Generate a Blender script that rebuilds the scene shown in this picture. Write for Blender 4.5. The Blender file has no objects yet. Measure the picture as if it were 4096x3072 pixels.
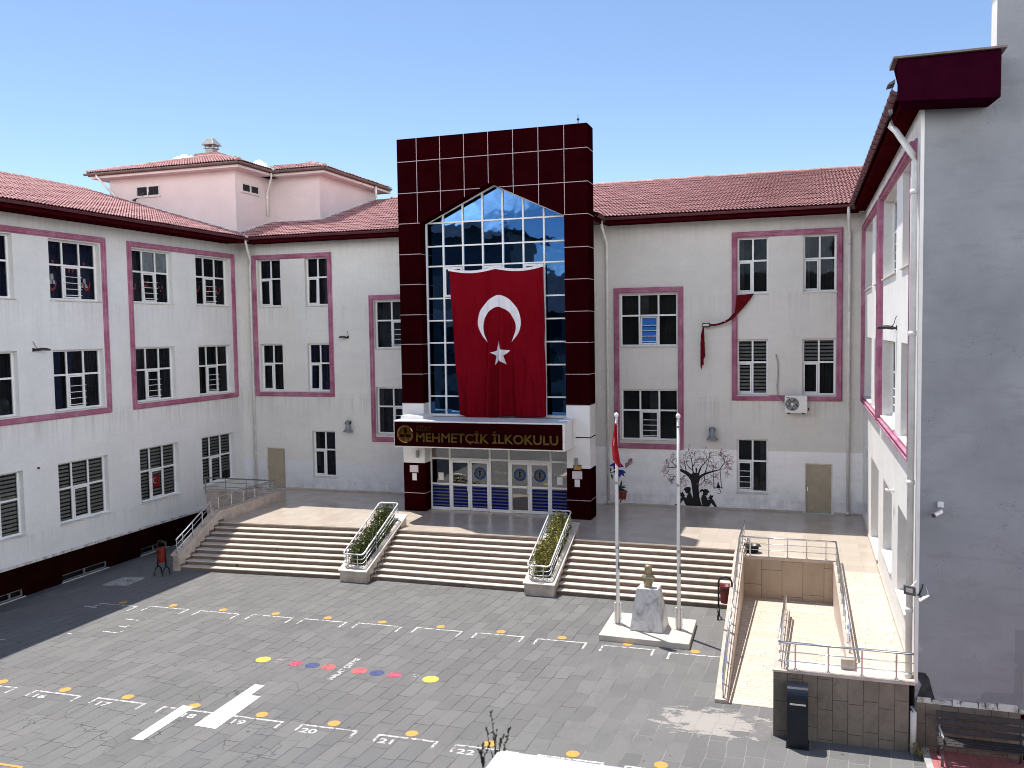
import bpy, bmesh, math, random
from math import radians as R, sin, cos, pi
from mathutils import Vector, Matrix
random.seed(7)
S = bpy.context.scene
COL = S.collection

# ------------------------------------------------------------------ helpers
class MB:
    """collects shapes and links them as ONE mesh object"""
    def __init__(s): s.bm = bmesh.new()
    def face(s, pts):
        vs = [s.bm.verts.new(p) for p in pts]
        try: return s.bm.faces.new(vs)
        except ValueError: return None
    def box(s, a, b):
        x0, y0, z0 = a; x1, y1, z1 = b
        v = [s.bm.verts.new(p) for p in ((x0,y0,z0),(x1,y0,z0),(x1,y1,z0),(x0,y1,z0),(x0,y0,z1),(x1,y0,z1),(x1,y1,z1),(x0,y1,z1))]
        for f in ((0,1,2,3),(4,5,6,7),(0,1,5,4),(1,2,6,5),(2,3,7,6),(3,0,4,7)): s.bm.faces.new([v[i] for i in f])
        return s
    def hexa(s, p):  # 8 corners: bottom ring then top ring
        v = [s.bm.verts.new(q) for q in p]
        for f in ((0,1,2,3),(4,5,6,7),(0,1,5,4),(1,2,6,5),(2,3,7,6),(3,0,4,7)): s.bm.faces.new([v[i] for i in f])
        return s
    def prism(s, pts, off):  # polygon (3d points) extruded by vector off
        off = Vector(off)
        a = [s.bm.verts.new(p) for p in pts]; b = [s.bm.verts.new(Vector(p)+off) for p in pts]
        s.bm.faces.new(a); s.bm.faces.new(b)
        n = len(a)
        for i in range(n): s.bm.faces.new((a[i], a[(i+1)%n], b[(i+1)%n], b[i]))
        return s
    def tube(s, pts, r, n=8, closed=False, caps=True):
        P = [Vector(p) for p in pts]; rings = []; m = len(P)
        rr = r if isinstance(r, (list, tuple)) else [r]*m
        for i in range(m):
            if closed: d = (P[(i+1)%m]-P[i-1])
            else: d = P[min(i+1,m-1)]-P[max(i-1,0)]
            d.normalize()
            up = Vector((0,0,1)) if abs(d.z) < .95 else Vector((0,1,0))
            a = d.cross(up).normalized(); b = a.cross(d).normalized()
            rings.append([s.bm.verts.new(P[i]+(a*cos(2*pi*k/n)+b*sin(2*pi*k/n))*rr[i]) for k in range(n)])
        for i in range(m if closed else m-1):
            A = rings[i]; B = rings[(i+1)%m]
            for k in range(n): s.bm.faces.new((A[k],A[(k+1)%n],B[(k+1)%n],B[k]))
        if caps and not closed:
            s.bm.faces.new(rings[0]); s.bm.faces.new(rings[-1])
        return s
    def lathe(s, prof, c=(0,0,0), n=20, axis='z', caps=True):  # prof: (radius, height)
        rings = []
        for r, h in prof:
            ring = []
            for k in range(n):
                a = 2*pi*k/n
                p = (r*cos(a), r*sin(a), h)
                if axis == 'y': p = (r*cos(a), h, r*sin(a))
                if axis == 'x': p = (h, r*cos(a), r*sin(a))
                ring.append(s.bm.verts.new(Vector(c)+Vector(p)))
            rings.append(ring)
        for A, B in zip(rings, rings[1:]):
            for k in range(n): s.bm.faces.new((A[k],A[(k+1)%n],B[(k+1)%n],B[k]))
        if caps: s.bm.faces.new(rings[0]); s.bm.faces.new(rings[-1])
        return s
    def build(s, name, mat, parent=None, smooth=False, bevel=0, recalc=True, facing=None):
        bm = s.bm
        if recalc: bmesh.ops.recalc_face_normals(bm, faces=bm.faces)
        if facing:
            for f in bm.faces:
                if f.normal.dot(facing) < 0: f.normal_flip()
        me = bpy.data.meshes.new(name); bm.to_mesh(me); bm.free()
        if smooth:
            for p in me.polygons: p.use_smooth = True
        me.materials.append(mat)
        o = bpy.data.objects.new(name, me); COL.objects.link(o)
        if parent: put(o, parent)
        if bevel:
            m = o.modifiers.new('bevel', 'BEVEL'); m.width = bevel; m.segments = 2; m.limit_method = 'ANGLE'; m.angle_limit = R(40)
        return o

def build_split(mb, name, mat, parent, bevel=0):
    """every loose piece of the collected shapes becomes an object of its own"""
    bm = mb.bm; bm.verts.ensure_lookup_table(); bm.verts.index_update(); seen = set(); comps = []
    for v in bm.verts:
        if v.index in seen: continue
        stack = [v]; comp = []; seen.add(v.index)
        while stack:
            a = stack.pop(); comp.append(a)
            for e in a.link_edges:
                w = e.other_vert(a)
                if w.index not in seen: seen.add(w.index); stack.append(w)
        comps.append(comp)
    for comp in comps:
        k = MB(); mp = {v: k.bm.verts.new(v.co) for v in comp}
        for f in {f for v in comp for f in v.link_faces}: k.bm.faces.new([mp[v] for v in f.verts])
        o = k.build(name, mat, parent, bevel=bevel)
    bm.free(); return o

def put(o, parent):
    o.parent = parent
    o.matrix_parent_inverse = Matrix.Translation(-world_loc(parent))
def world_loc(o):
    return WL.get(o.name, Vector((0,0,0)))
WL = {}
def thing(name, label, cat, loc=(0,0,0), group=None):
    o = bpy.data.objects.new(name, None); COL.objects.link(o); o.location = loc; o.empty_display_size = .2
    WL[o.name] = Vector(loc)
    tag(o, label, cat, group); return o
def tag(o, label, cat, group=None):
    o['label'] = label; o['category'] = cat
    if group: o['group'] = group
    return o
def struct(o): o['kind'] = 'structure'; return o
def copy_tree(root, delta):
    """a thing, its parts and their sub-parts, moved by delta"""
    def cp(o, parent):
        c = o.copy(); COL.objects.link(c)
        if parent: c.parent = parent
        for ch in list(o.children): cp(ch, c)
        return c
    r = cp(root, None); r.location = root.location + Vector(delta)
    return r

# ------------------------------------------------------------------ materials
def newmat(name):
    m = bpy.data.materials.new(name); m.use_nodes = True
    nt = m.node_tree; b = nt.nodes['Principled BSDF']
    return m, nt, b
def N(nt, t, **kw):
    n = nt.nodes.new(t)
    for k, v in kw.items():
        if k.startswith('i_'):
            n.inputs[k[2:].replace('_', ' ')].default_value = v
        else: setattr(n, k, v)
    return n
def L(nt, a, b): nt.links.new(a, b)
def coords(nt, scale=(1,1,1)):
    g = N(nt, 'ShaderNodeNewGeometry')
    mp = N(nt, 'ShaderNodeMapping'); mp.inputs['Scale'].default_value = scale
    L(nt, g.outputs['Position'], mp.inputs['Vector'])
    return mp.outputs['Vector']
def noise(nt, scale, detail=5, rough=.55, sc=(1,1,1), dist=0):
    n = N(nt, 'ShaderNodeTexNoise'); n.inputs['Scale'].default_value = scale; n.inputs['Detail'].default_value = detail
    n.inputs['Roughness'].default_value = rough; n.inputs['Distortion'].default_value = dist
    L(nt, coords(nt, sc), n.inputs['Vector']); return n.outputs['Fac']
def ramp(nt, fac, stops):
    r = N(nt, 'ShaderNodeValToRGB'); e = r.color_ramp.elements
    while len(e) < len(stops): e.new(.5)
    for x, (p, c) in zip(e, stops):
        x.position = p; x.color = (c[0], c[1], c[2], 1) if not isinstance(c, (int, float)) else (c, c, c, 1)
    L(nt, fac, r.inputs['Fac']); return r.outputs['Color']
def mix(nt, fac, a, b, mode='MIX'):
    m = N(nt, 'ShaderNodeMix', data_type='RGBA', blend_type=mode)
    for sock, v in ((m.inputs['Factor'], fac), (m.inputs['A'], a), (m.inputs['B'], b)):
        if hasattr(v, 'node'): L(nt, v, sock)
        elif isinstance(v, (int, float)): sock.default_value = v if sock.type == 'VALUE' else (v, v, v, 1)
        else: sock.default_value = (v[0], v[1], v[2], 1)
    return m.outputs['Result']
def mth(nt, op, a, b=0, c=None):
    m = N(nt, 'ShaderNodeMath', operation=op)
    for i, v in enumerate((a, b) if c is None else (a, b, c)):
        if hasattr(v, 'node'): L(nt, v, m.inputs[i])
        else: m.inputs[i].default_value = v
    return m.outputs[0]
def xyz(nt):
    g = N(nt, 'ShaderNodeNewGeometry'); s = N(nt, 'ShaderNodeSeparateXYZ'); L(nt, g.outputs['Position'], s.inputs[0])
    return s.outputs
def bump(nt, b, h, strength=.2, dist=.02):
    n = N(nt, 'ShaderNodeBump'); n.inputs['Strength'].default_value = strength; n.inputs['Distance'].default_value = dist
    L(nt, h, n.inputs['Height']); L(nt, n.outputs['Normal'], b.inputs['Normal'])
def simple(name, col, rough=.6, metal=0, var=.12, scale=6, spec=.5, bumpy=0):
    m, nt, b = newmat(name)
    f = noise(nt, scale)
    c = ramp(nt, f, [(.3, [x*(1-var) for x in col]), (.7, [min(1, x*(1+var)) for x in col])])
    L(nt, c, b.inputs['Base Color'])
    b.inputs['Roughness'].default_value = rough; b.inputs['Metallic'].default_value = metal
    b.inputs['Specular IOR Level'].default_value = spec
    if bumpy: bump(nt, b, noise(nt, scale*6), bumpy, .01)
    return m
def plaster(name, col, dirt=(.42,.40,.37), amount=.35, dado=None, dado_col=None, base_dirt=None):
    m, nt, b = newmat(name)
    f = noise(nt, .55, 6, .6); g = noise(nt, 9, 4); s = noise(nt, 1.0, 6, .65, (3.2, 3.2, .30), .6); h_ = noise(nt, 1.0, 6, .7, (.55, .55, 2.4))
    c = ramp(nt, f, [(.3, [x*.90 for x in col]), (.65, col)])
    if dado:
        z = xyz(nt)['Z']
        zz = mth(nt, 'ADD', z, mth(nt, 'MULTIPLY', noise(nt, 3), .05))
        c = mix(nt, mth(nt, 'LESS_THAN', zz, dado), c, dado_col)
    st = ramp(nt, s, [(.56, 0), (.78, 1)])
    c = mix(nt, mth(nt, 'MULTIPLY', st, amount*.75), c, dirt)
    zz_ = xyz(nt)['Z']; fine = ramp(nt, noise(nt, 1.0, 5, .65, (7, 7, .22), .4), [(.47, 0), (.70, 1)])
    for zs, ln in ((10.25, 1.5), (6.05, 1.4), (1.85, .8), (5.85, 1.0), (13.3, 1.1)):   # rain streaks below the sills, mouldings and eaves
        k = mth(nt, 'SUBTRACT', 1, mth(nt, 'DIVIDE', mth(nt, 'SUBTRACT', zs, zz_), ln)); k = mth(nt, 'MULTIPLY', mth(nt, 'MAXIMUM', k, 0), mth(nt, 'LESS_THAN', zz_, zs))
        c = mix(nt, mth(nt, 'MULTIPLY', mth(nt, 'MULTIPLY', k, fine), .40), c, dirt)
    c = mix(nt, ramp(nt, h_, [(.48, 0), (.75, .30)]), c, [x*.80 for x in col])
    if base_dirt:
        z = xyz(nt)['Z']
        k = mth(nt, 'SUBTRACT', base_dirt[1], z); k = mth(nt, 'DIVIDE', k, base_dirt[1]-base_dirt[0])
        k = mth(nt, 'MULTIPLY', mth(nt, 'MAXIMUM', k, 0), ramp(nt, noise(nt, 2.2, 6, .65), [(.4, 0), (.62, 1)]))
        c = mix(nt, mth(nt, 'MULTIPLY', k, .42), c, (.30,.31,.35))
    c = mix(nt, ramp(nt, g, [(.35, .10), (.65, 0)]), c, dirt)
    L(nt, c, b.inputs['Base Color']); b.inputs['Roughness'].default_value = .9
    b.inputs['Specular IOR Level'].default_value = .2
    bump(nt, b, noise(nt, 28, 5, .7), .25, .012)
    return m
def tiles(nt, U, V, w, l, j, seed=0.0):
    """running-bond slabs: rows of width w across U, lengths l along V, random row shift. -> (joint mask, random per slab)"""
    u = mth(nt, 'DIVIDE', U, w); row = mth(nt, 'FLOOR', u)
    wn = N(nt, 'ShaderNodeTexWhiteNoise', noise_dimensions='1D'); L(nt, mth(nt, 'ADD', row, seed), wn.inputs['W'])
    v = mth(nt, 'ADD', mth(nt, 'DIVIDE', V, l), wn.outputs['Value']); cell = mth(nt, 'FLOOR', v)
    fu = mth(nt, 'SUBTRACT', u, row); fv = mth(nt, 'SUBTRACT', v, cell)
    du = mth(nt, 'MULTIPLY', mth(nt, 'MINIMUM', fu, mth(nt, 'SUBTRACT', 1, fu)), w)
    dv = mth(nt, 'MULTIPLY', mth(nt, 'MINIMUM', fv, mth(nt, 'SUBTRACT', 1, fv)), l)
    d = mth(nt, 'MINIMUM', du, dv)
    mask = mth(nt, 'LESS_THAN', d, j)
    w2 = N(nt, 'ShaderNodeTexWhiteNoise', noise_dimensions='2D'); cb = N(nt, 'ShaderNodeCombineXYZ')
    L(nt, row, cb.inputs[0]); L(nt, cell, cb.inputs[1]); L(nt, cb.outputs[0], w2.inputs['Vector'])
    return mask, w2.outputs['Value']

M = {}
M['wall'] = plaster('plaster_wall', (.76,.75,.72), amount=.30, dado=2.82, dado_col=(.72,.73,.77), base_dirt=(1.35, 2.6))
M['wallR'] = plaster('plaster_wall_painted', (.70,.68,.645), amount=.30, dado=3.88, dado_col=(.88,.87,.87), base_dirt=(1.35, 2.7))
M['wallL'] = plaster('plaster_wall_wing', (.78,.78,.78), amount=.25, dado=1.0, dado_col=(.72,.73,.78))
M['wallW'] = plaster('plaster_wall_white', (.80,.79,.77), amount=.15)
M['pent'] = plaster('plaster_penthouse', (.72,.62,.61), amount=.45, dirt=(.47,.41,.41))
m, nt, b = newmat('plaster_end_wall'); M['end'] = m
c = ramp(nt, noise(nt, .5, 6, .62), [(.28, (.235,.245,.265)), (.7, (.33,.345,.37))])
c = mix(nt, ramp(nt, noise(nt, 1.0, 7, .65, (.8,.8,3.0)), [(.52, 0), (.72, .55)]), c, (.20,.205,.22))
vo = N(nt, 'ShaderNodeTexVoronoi', feature='DISTANCE_TO_EDGE'); vo.inputs['Scale'].default_value = 1.3
wv = N(nt, 'ShaderNodeVectorMath', operation='ADD'); L(nt, coords(nt), wv.inputs[0])
nn = N(nt, 'ShaderNodeTexNoise'); nn.inputs['Scale'].default_value = 3; nn.inputs['Detail'].default_value = 8; L(nt, coords(nt), nn.inputs['Vector'])
L(nt, nn.outputs['Color'], wv.inputs[1]); L(nt, wv.outputs[0], vo.inputs['Vector'])
cr = mth(nt, 'MULTIPLY', mth(nt, 'LESS_THAN', vo.outputs['Distance'], .004), ramp(nt, noise(nt, .7, 3), [(.52, 0), (.6, .7)]))
c = mix(nt, cr, c, (.12,.12,.13))
z = xyz(nt)
vo2 = N(nt, 'ShaderNodeTexVoronoi', distance='CHEBYCHEV'); vo2.inputs['Scale'].default_value = 1.7; L(nt, coords(nt), vo2.inputs['Vector'])
sp = N(nt, 'ShaderNodeSeparateXYZ'); L(nt, vo2.outputs['Color'], sp.inputs[0])
pm = mth(nt, 'MULTIPLY', mth(nt, 'LESS_THAN', z['Z'], 2.75), mth(nt, 'GREATER_THAN', sp.outputs[0], .45))
c = mix(nt, mth(nt, 'MULTIPLY', pm, .55), c, ramp(nt, sp.outputs[1], [(.3, (.20,.205,.22)), (.7, (.40,.415,.445))]))
L(nt, c, b.inputs['Base Color']); b.inputs['Roughness'].default_value = .92; b.inputs['Specular IOR Level'].default_value = .15
bump(nt, b, noise(nt, 22, 6, .75), .45, .02)

M['maroon'] = simple('maroon_panel', (.017,.0010,.0020), .5, var=.25, scale=1.5, spec=.0)
M['maroon_matt'] = simple('maroon_paint', (.040,.003,.005), .6, var=.25, scale=2, spec=.0)
M['maroon_end'] = simple('maroon_fascia_paint', (.024,.002,.009), .6, var=.2, scale=3, spec=.0)
M['plinth'] = simple('brown_plinth_paint', (.011,.0022,.0018), .8, var=.3, scale=2, spec=.0)
M['joint'] = simple('white_joint', (.42,.34,.36), .6, var=.12, scale=8)
M['clad'] = simple('white_panel', (.78,.77,.76), .35, var=.06, scale=2)
M['frame'] = simple('white_upvc', (.80,.80,.80), .35, var=.05, scale=8)
M['frame_dim'] = simple('grimy_basement_frame', (.17,.175,.19), .6, var=.2, scale=8)  # white frames darkened in colour for the deep shade along the plinth
M['frame_old'] = simple('aged_window_frame', (.60,.55,.53), .6, var=.2, scale=8)
m, nt, b = newmat('pink_moulding'); M['pink'] = m
c = ramp(nt, noise(nt, 1.4, 7, .7), [(.28, (.28,.055,.12)), (.5, (.40,.15,.24)), (.75, (.52,.30,.38))])
L(nt, c, b.inputs['Base Color']); b.inputs['Roughness'].default_value = .8
M['sill'] = simple('marble_sill', (.62,.58,.53), .5, var=.15, scale=4)
M['pipe'] = simple('white_downpipe', (.70,.69,.67), .45, var=.12, scale=3)
M['steel'] = simple('polished_steel', (.66,.67,.69), .22, 1.0, var=.08, scale=9)
M['iron'] = simple('black_iron', (.012,.013,.016), .45, var=.2, scale=9)
M['rail_paint'] = simple('pale_rail_paint', (.70,.71,.72), .32, .35, var=.1, scale=9)
# roof tiles
m, nt, b = newmat('roof_tile'); M['tile'] = m
c = ramp(nt, noise(nt, 1.1, 7, .7), [(.25, (.34,.155,.155)), (.5, (.44,.225,.222)), (.75, (.53,.305,.30))])
vo = N(nt, 'ShaderNodeTexVoronoi'); vo.inputs['Scale'].default_value = 3.6; L(nt, coords(nt), vo.inputs['Vector'])
sp = N(nt, 'ShaderNodeSeparateXYZ'); L(nt, vo.outputs['Color'], sp.inputs[0])
c = mix(nt, .30, c, ramp(nt, sp.outputs[0], [(.2, (.27,.12,.12)), (.8, (.55,.32,.315))]))
L(nt, c, b.inputs['Base Color']); b.inputs['Roughness'].default_value = .75
M['under'] = simple('roof_underlay', (.035,.018,.016), .9, var=.3, scale=3)  # dark sheet added below the tiles so the gaps between courses look shaded
M['ridge'] = simple('ridge_tile', (.40,.235,.21), .85, var=.3, scale=2.5)
M['gutter_old'] = simple('brown_gutter', (.16,.115,.105), .5, var=.3, scale=4)
M['gutter'] = simple('maroon_gutter', (.10,.018,.028), .42, var=.25, scale=5)
M['flash'] = simple('roof_flashing', (.55,.57,.60), .5, var=.2, scale=4)
M['zinc'] = simple('zinc_cowl', (.30,.30,.29), .5, .3, var=.15, scale=6)
# glass
m, nt, b = newmat('window_glass'); M['glass'] = m
nt.nodes.remove(b); out = nt.nodes['Material Output']
tr = N(nt, 'ShaderNodeBsdfTransparent'); tr.inputs['Color'].default_value = (.80,.83,.85,1)
gl = N(nt, 'ShaderNodeBsdfGlossy'); gl.inputs['Roughness'].default_value = .03; gl.inputs['Color'].default_value = (.27,.31,.38,1)
fr = N(nt, 'ShaderNodeFresnel'); fr.inputs['IOR'].default_value = 1.5
ms = N(nt, 'ShaderNodeMixShader'); L(nt, fr.outputs[0], ms.inputs[0]); L(nt, tr.outputs[0], ms.inputs[1]); L(nt, gl.outputs[0], ms.inputs[2])
bp = N(nt, 'ShaderNodeBump'); bp.inputs['Strength'].default_value = .06; bp.inputs['Distance'].default_value = .05; L(nt, noise(nt, .9, 2), bp.inputs['Height'])
L(nt, bp.outputs['Normal'], gl.inputs['Normal']); L(nt, ms.outputs[0], out.inputs['Surface'])
def mirror_glass(name, tint, rough=.02, wav=.10, sc=1.1):
    m, nt, b = newmat(name)
    b.inputs['Base Color'].default_value = (*tint, 1); b.inputs['Metallic'].default_value = 1; b.inputs['Roughness'].default_value = rough
    bump(nt, b, noise(nt, sc, 2, .5), wav, .05); return m
M['blue_glass'] = mirror_glass('blue_reflective_glass', (.062,.150,.315))
M['door_glass'] = mirror_glass('door_glass_film', (.27,.265,.26), .03, .05)
m, nt, b = newmat('striped_blue_film'); M['film'] = m
z = xyz(nt)['Z']; s = mth(nt, 'FRACT', mth(nt, 'DIVIDE', z, .138))
c = mix(nt, mth(nt, 'GREATER_THAN', s, .38), (.105,.11,.12), (.002,.005,.13))
L(nt, c, b.inputs['Base Color']); b.inputs['Roughness'].default_value = .2; b.inputs['Specular IOR Level'].default_value = .15
M['curtain'] = simple('dark_curtain', (.010,.011,.016), .9, var=.5, scale=3)  # near-black colour stands in for the unlit rooms behind the panes
M['curtain_grey'] = simple('grey_curtain', (.050,.050,.054), .9, var=.4, scale=4)
M['curtain_brown'] = simple('brown_curtain', (.035,.024,.018), .9, var=.4, scale=4)
M['curtain_blue'] = simple('navy_curtain', (.008,.012,.055), .9, var=.5, scale=5)
M['room'] = simple('dim_room', (.014,.013,.012), .9, var=.5, scale=1.5)
M['blind'] = simple('zebra_blind', (.30,.29,.27), .9, var=.15, scale=5)
M['voile'] = simple('pale_curtain', (.42,.45,.47), .9, var=.2, scale=4)
M['paper_red'] = simple('red_paper', (.55,.07,.09), .8, var=.2, scale=9)
M['paper'] = simple('white_paper', (.74,.72,.72), .8, var=.05, scale=9)
# paving
m, nt, b = newmat('stone_paving'); M['pave'] = m
P = xyz(nt); X, Y = P['X'], P['Y']
# slabs run in long rows along Y, slightly turned and unevenly laid
wob = mth(nt, 'MULTIPLY', mth(nt, 'SUBTRACT', noise(nt, .35, 3), .5), .30)
U = mth(nt, 'ADD', mth(nt, 'ADD', mth(nt, 'ADD', X, mth(nt, 'MULTIPLY', Y, -.07)), wob), mth(nt, 'MULTIPLY', mth(nt, 'SUBTRACT', noise(nt, 5, 4), .5), .045))
V_ = mth(nt, 'ADD', Y, mth(nt, 'MULTIPLY', mth(nt, 'SUBTRACT', noise(nt, 4, 4), .5), .10))
mask, rnd = tiles(nt, U, V_, .40, .86, .0095)
c = ramp(nt, rnd, [(0, (.122,.121,.120)), (.5, (.145,.143,.141)), (1, (.172,.170,.166))])
c = mix(nt, ramp(nt, noise(nt, .25, 6, .6), [(.35, 0), (.65, .45)]), c, (.185,.18,.175))
c = mix(nt, ramp(nt, noise(nt, 1.1, 7, .72, (1.7,.7,1)), [(.5, 0), (.72, .5)]), c, (.105,.104,.104))
c = mix(nt, ramp(nt, noise(nt, 30, 3), [(.4, .16), (.6, 0)]), c, (.08,.08,.08))
for sc_, th, col_, am in ((2.3, .10, (.035,.035,.037), .75), (5.0, .045, (.42,.41,.40), .8)):   # gum, stains and pale specks
    v3 = N(nt, 'ShaderNodeTexVoronoi'); v3.inputs['Scale'].default_value = sc_; L(nt, coords(nt, (1,1,0)), v3.inputs['Vector'])
    s3 = N(nt, 'ShaderNodeSeparateXYZ'); L(nt, v3.outputs['Color'], s3.inputs[0])
    c = mix(nt, mth(nt, 'MULTIPLY', mth(nt, 'MULTIPLY', mth(nt, 'LESS_THAN', v3.outputs['Distance'], mth(nt, 'MULTIPLY', s3.outputs[1], th)), mth(nt, 'GREATER_THAN', s3.outputs[0], .60)), am), c, col_)
# bleached scaling at the foot of the ramp
dx = mth(nt, 'DIVIDE', mth(nt, 'SUBTRACT', X, -2.0), 1.75); dy = mth(nt, 'DIVIDE', mth(nt, 'SUBTRACT', Y, 19.9), 1.15)
dd = mth(nt, 'SQRT', mth(nt, 'ADD', mth(nt, 'MULTIPLY', dx, dx), mth(nt, 'MULTIPLY', dy, dy)))
e = mth(nt, 'ADD', mth(nt, 'SUBTRACT', 1.0, dd), mth(nt, 'MULTIPLY', mth(nt, 'SUBTRACT', noise(nt, 2.4, 9, .72, (.8,1.5,1)), .5), 2.7))
c = mix(nt, mth(nt, 'MULTIPLY', ramp(nt, e, [(.40, 0), (.50, 1)]), .85), c, (.36,.33,.305))
# pale scuffs
c = mix(nt, ramp(nt, noise(nt, 1.7, 9, .8, (1,2.2,1), 1.5), [(.64, 0), (.73, .45)]), c, (.27,.255,.245))
# joints: dark, partly worn away; bleached mortar towards the right
vis = ramp(nt, noise(nt, .9, 6, .68), [(.38, .12), (.56, 1)])
side = ramp(nt, mth(nt, 'ADD', mth(nt, 'DIVIDE', mth(nt, 'ADD', X, 9), 9), mth(nt, 'SUBTRACT', noise(nt, 1.0, 3), .5)), [(.3, 0), (.75, 1)])
jc = mix(nt, side, (.045,.045,.048), (.25,.235,.225))
c = mix(nt, mth(nt, 'MULTIPLY', mask, vis), c, jc)
# hairline cracks between broken slabs
vo = N(nt, 'ShaderNodeTexVoronoi', feature='DISTANCE_TO_EDGE'); vo.inputs['Scale'].default_value = .8
wv = N(nt, 'ShaderNodeVectorMath', operation='ADD'); L(nt, coords(nt), wv.inputs[0])
nn = N(nt, 'ShaderNodeTexNoise'); nn.inputs['Scale'].default_value = 1.2; nn.inputs['Detail'].default_value = 5; L(nt, coords(nt), nn.inputs['Vector']); L(nt, nn.outputs['Color'], wv.inputs[1]); L(nt, wv.outputs[0], vo.inputs['Vector'])
gx = mth(nt, 'DIVIDE', mth(nt, 'SUBTRACT', X, -14), 3.2); gy = mth(nt, 'DIVIDE', mth(nt, 'SUBTRACT', Y, 16.6), 3.6)
gg = mth(nt, 'SUBTRACT', 1.2, mth(nt, 'ADD', mth(nt, 'MULTIPLY', gx, gx), mth(nt, 'MULTIPLY', gy, gy)))
cm = mth(nt, 'MULTIPLY', mth(nt, 'LESS_THAN', vo.outputs['Distance'], .008), mth(nt, 'MULTIPLY', mth(nt, 'GREATER_THAN', gg, 0), ramp(nt, noise(nt, .9), [(.45, 0), (.52, .8)])))
c = mix(nt, cm, c, (.06,.06,.065))
L(nt, c, b.inputs['Base Color'])
rr = ramp(nt, rnd, [(0, .62), (1, .8)]); L(nt, rr, b.inputs['Roughness']); b.inputs['Specular IOR Level'].default_value = .35
bump(nt, b, mth(nt, 'SUBTRACT', mth(nt, 'ADD', noise(nt, 14, 5, .7), mth(nt, 'MULTIPLY', rnd, .5)), mth(nt, 'MULTIPLY', mask, .8)), .5, .018)
def marble_tiles(name, col, w, l, j, jcol, rough=.35, dirt=(.40,.34,.28), amt=.3, swap=False, seed=0., vert=None, spec=.5):
    m, nt, b = newmat(name); P = xyz(nt)
    U, V = (P['X'], P['Y']) if not swap else (P['Y'], P['X'])
    if vert: U, V = P[vert], P['Z']
    mask, rnd = tiles(nt, U, V, w, l, j, seed)
    c = ramp(nt, rnd, [(0, [x*.90 for x in col]), (1, [min(1, x*1.05) for x in col])])
    c = mix(nt, ramp(nt, noise(nt, 1.2, 7, .7, (1,1,.5), 1.0), [(.45, 0), (.75, amt)]), c, dirt)
    c = mix(nt, ramp(nt, noise(nt, 6, 6, .7), [(.5, 0), (.75, amt*.6)]), c, dirt)
    c = mix(nt, mask, c, jcol)
    L(nt, c, b.inputs['Base Color']); b.inputs['Roughness'].default_value = rough; b.inputs['Specular IOR Level'].default_value = spec
    return m
M['terrace'] = marble_tiles('terrace_marble', (.53,.455,.38), .60, .60, .004, (.36,.31,.26), .22, amt=.25)
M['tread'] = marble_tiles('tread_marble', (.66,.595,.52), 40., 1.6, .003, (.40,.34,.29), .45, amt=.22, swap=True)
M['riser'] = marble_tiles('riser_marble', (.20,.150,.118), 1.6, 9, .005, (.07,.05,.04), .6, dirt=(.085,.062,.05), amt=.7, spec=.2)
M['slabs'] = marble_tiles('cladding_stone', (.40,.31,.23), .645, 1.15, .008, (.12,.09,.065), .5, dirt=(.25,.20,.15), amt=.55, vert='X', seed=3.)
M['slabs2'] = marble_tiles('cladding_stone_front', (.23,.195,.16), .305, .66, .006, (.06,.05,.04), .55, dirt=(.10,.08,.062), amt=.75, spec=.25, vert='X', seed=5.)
M['coping'] = simple('pinkish_coping', (.53,.435,.37), .5, var=.16, scale=3)
M['curb'] = simple('weathered_marble', (.47,.40,.345), .55, var=.25, scale=3)
M['slab_white'] = simple('limestone_slab', (.56,.505,.435), .55, var=.12, scale=3)
m, nt, b = newmat('ramp_grooved_marble'); M['groove'] = m
P = xyz(nt); mask, rnd = tiles(nt, P['Y'], P['X'], .155, 1.1, .0115)
c = ramp(nt, rnd, [(0, (.53,.455,.37)), (1, (.62,.545,.46))])
c = mix(nt, ramp(nt, noise(nt, 1.5, 6), [(.45, 0), (.75, .3)]), c, (.50,.41,.32))
c = mix(nt, mth(nt, 'MULTIPLY', mask, ramp(nt, noise(nt, 2, 4), [(.35, .35), (.6, .9)])), c, (.30,.245,.185))
L(nt, c, b.inputs['Base Color']); b.inputs['Roughness'].default_value = .6
m, nt, b = newmat('veined_grey_marble'); M['marble'] = m
c = ramp(nt, noise(nt, 1.6, 9, .72, (1,1,.7), 1.8), [(.36, (.20,.21,.22)), (.47, (.50,.50,.50)), (.56, (.66,.65,.64)), (.7, (.45,.46,.46))])
L(nt, c, b.inputs['Base Color']); b.inputs['Roughness'].default_value = .4
M['bronze'] = simple('gilded_bronze', (.34,.285,.175), .42, .7, var=.25, scale=14)
M['gold'] = simple('gold_lettering', (.24,.145,.042), .10, 1.0, var=.5, scale=9)
M['markw'] = None
def worn(name, col, lo=.42, hi=.5, sc=9):
    m, nt, b = newmat(name)
    out = nt.nodes['Material Output']; t = N(nt, 'ShaderNodeBsdfTransparent'); ms = N(nt, 'ShaderNodeMixShader')
    f = ramp(nt, noise(nt, sc, 8, .75), [(lo, 0), (hi, 1)])
    c = mix(nt, ramp(nt, noise(nt, 2.5, 5), [(.4, 0), (.7, .25)]), col, [x*.6+.08 for x in col])
    L(nt, c, b.inputs['Base Color']); b.inputs['Roughness'].default_value = .7
    L(nt, f, ms.inputs[0]); L(nt, t.outputs[0], ms.inputs[1]); L(nt, b.outputs[0], ms.inputs[2]); L(nt, ms.outputs[0], out.inputs['Surface'])
    return m
M['markw'] = worn('white_road_paint', (.62,.60,.57), .42, .52, 8)
M['marknum'] = worn('faded_white_paint', (.56,.55,.535), .33, .45, 13)
M['mark_ghost'] = worn('nearly_gone_paint', (.55,.53,.53), .52, .66, 7)
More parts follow.
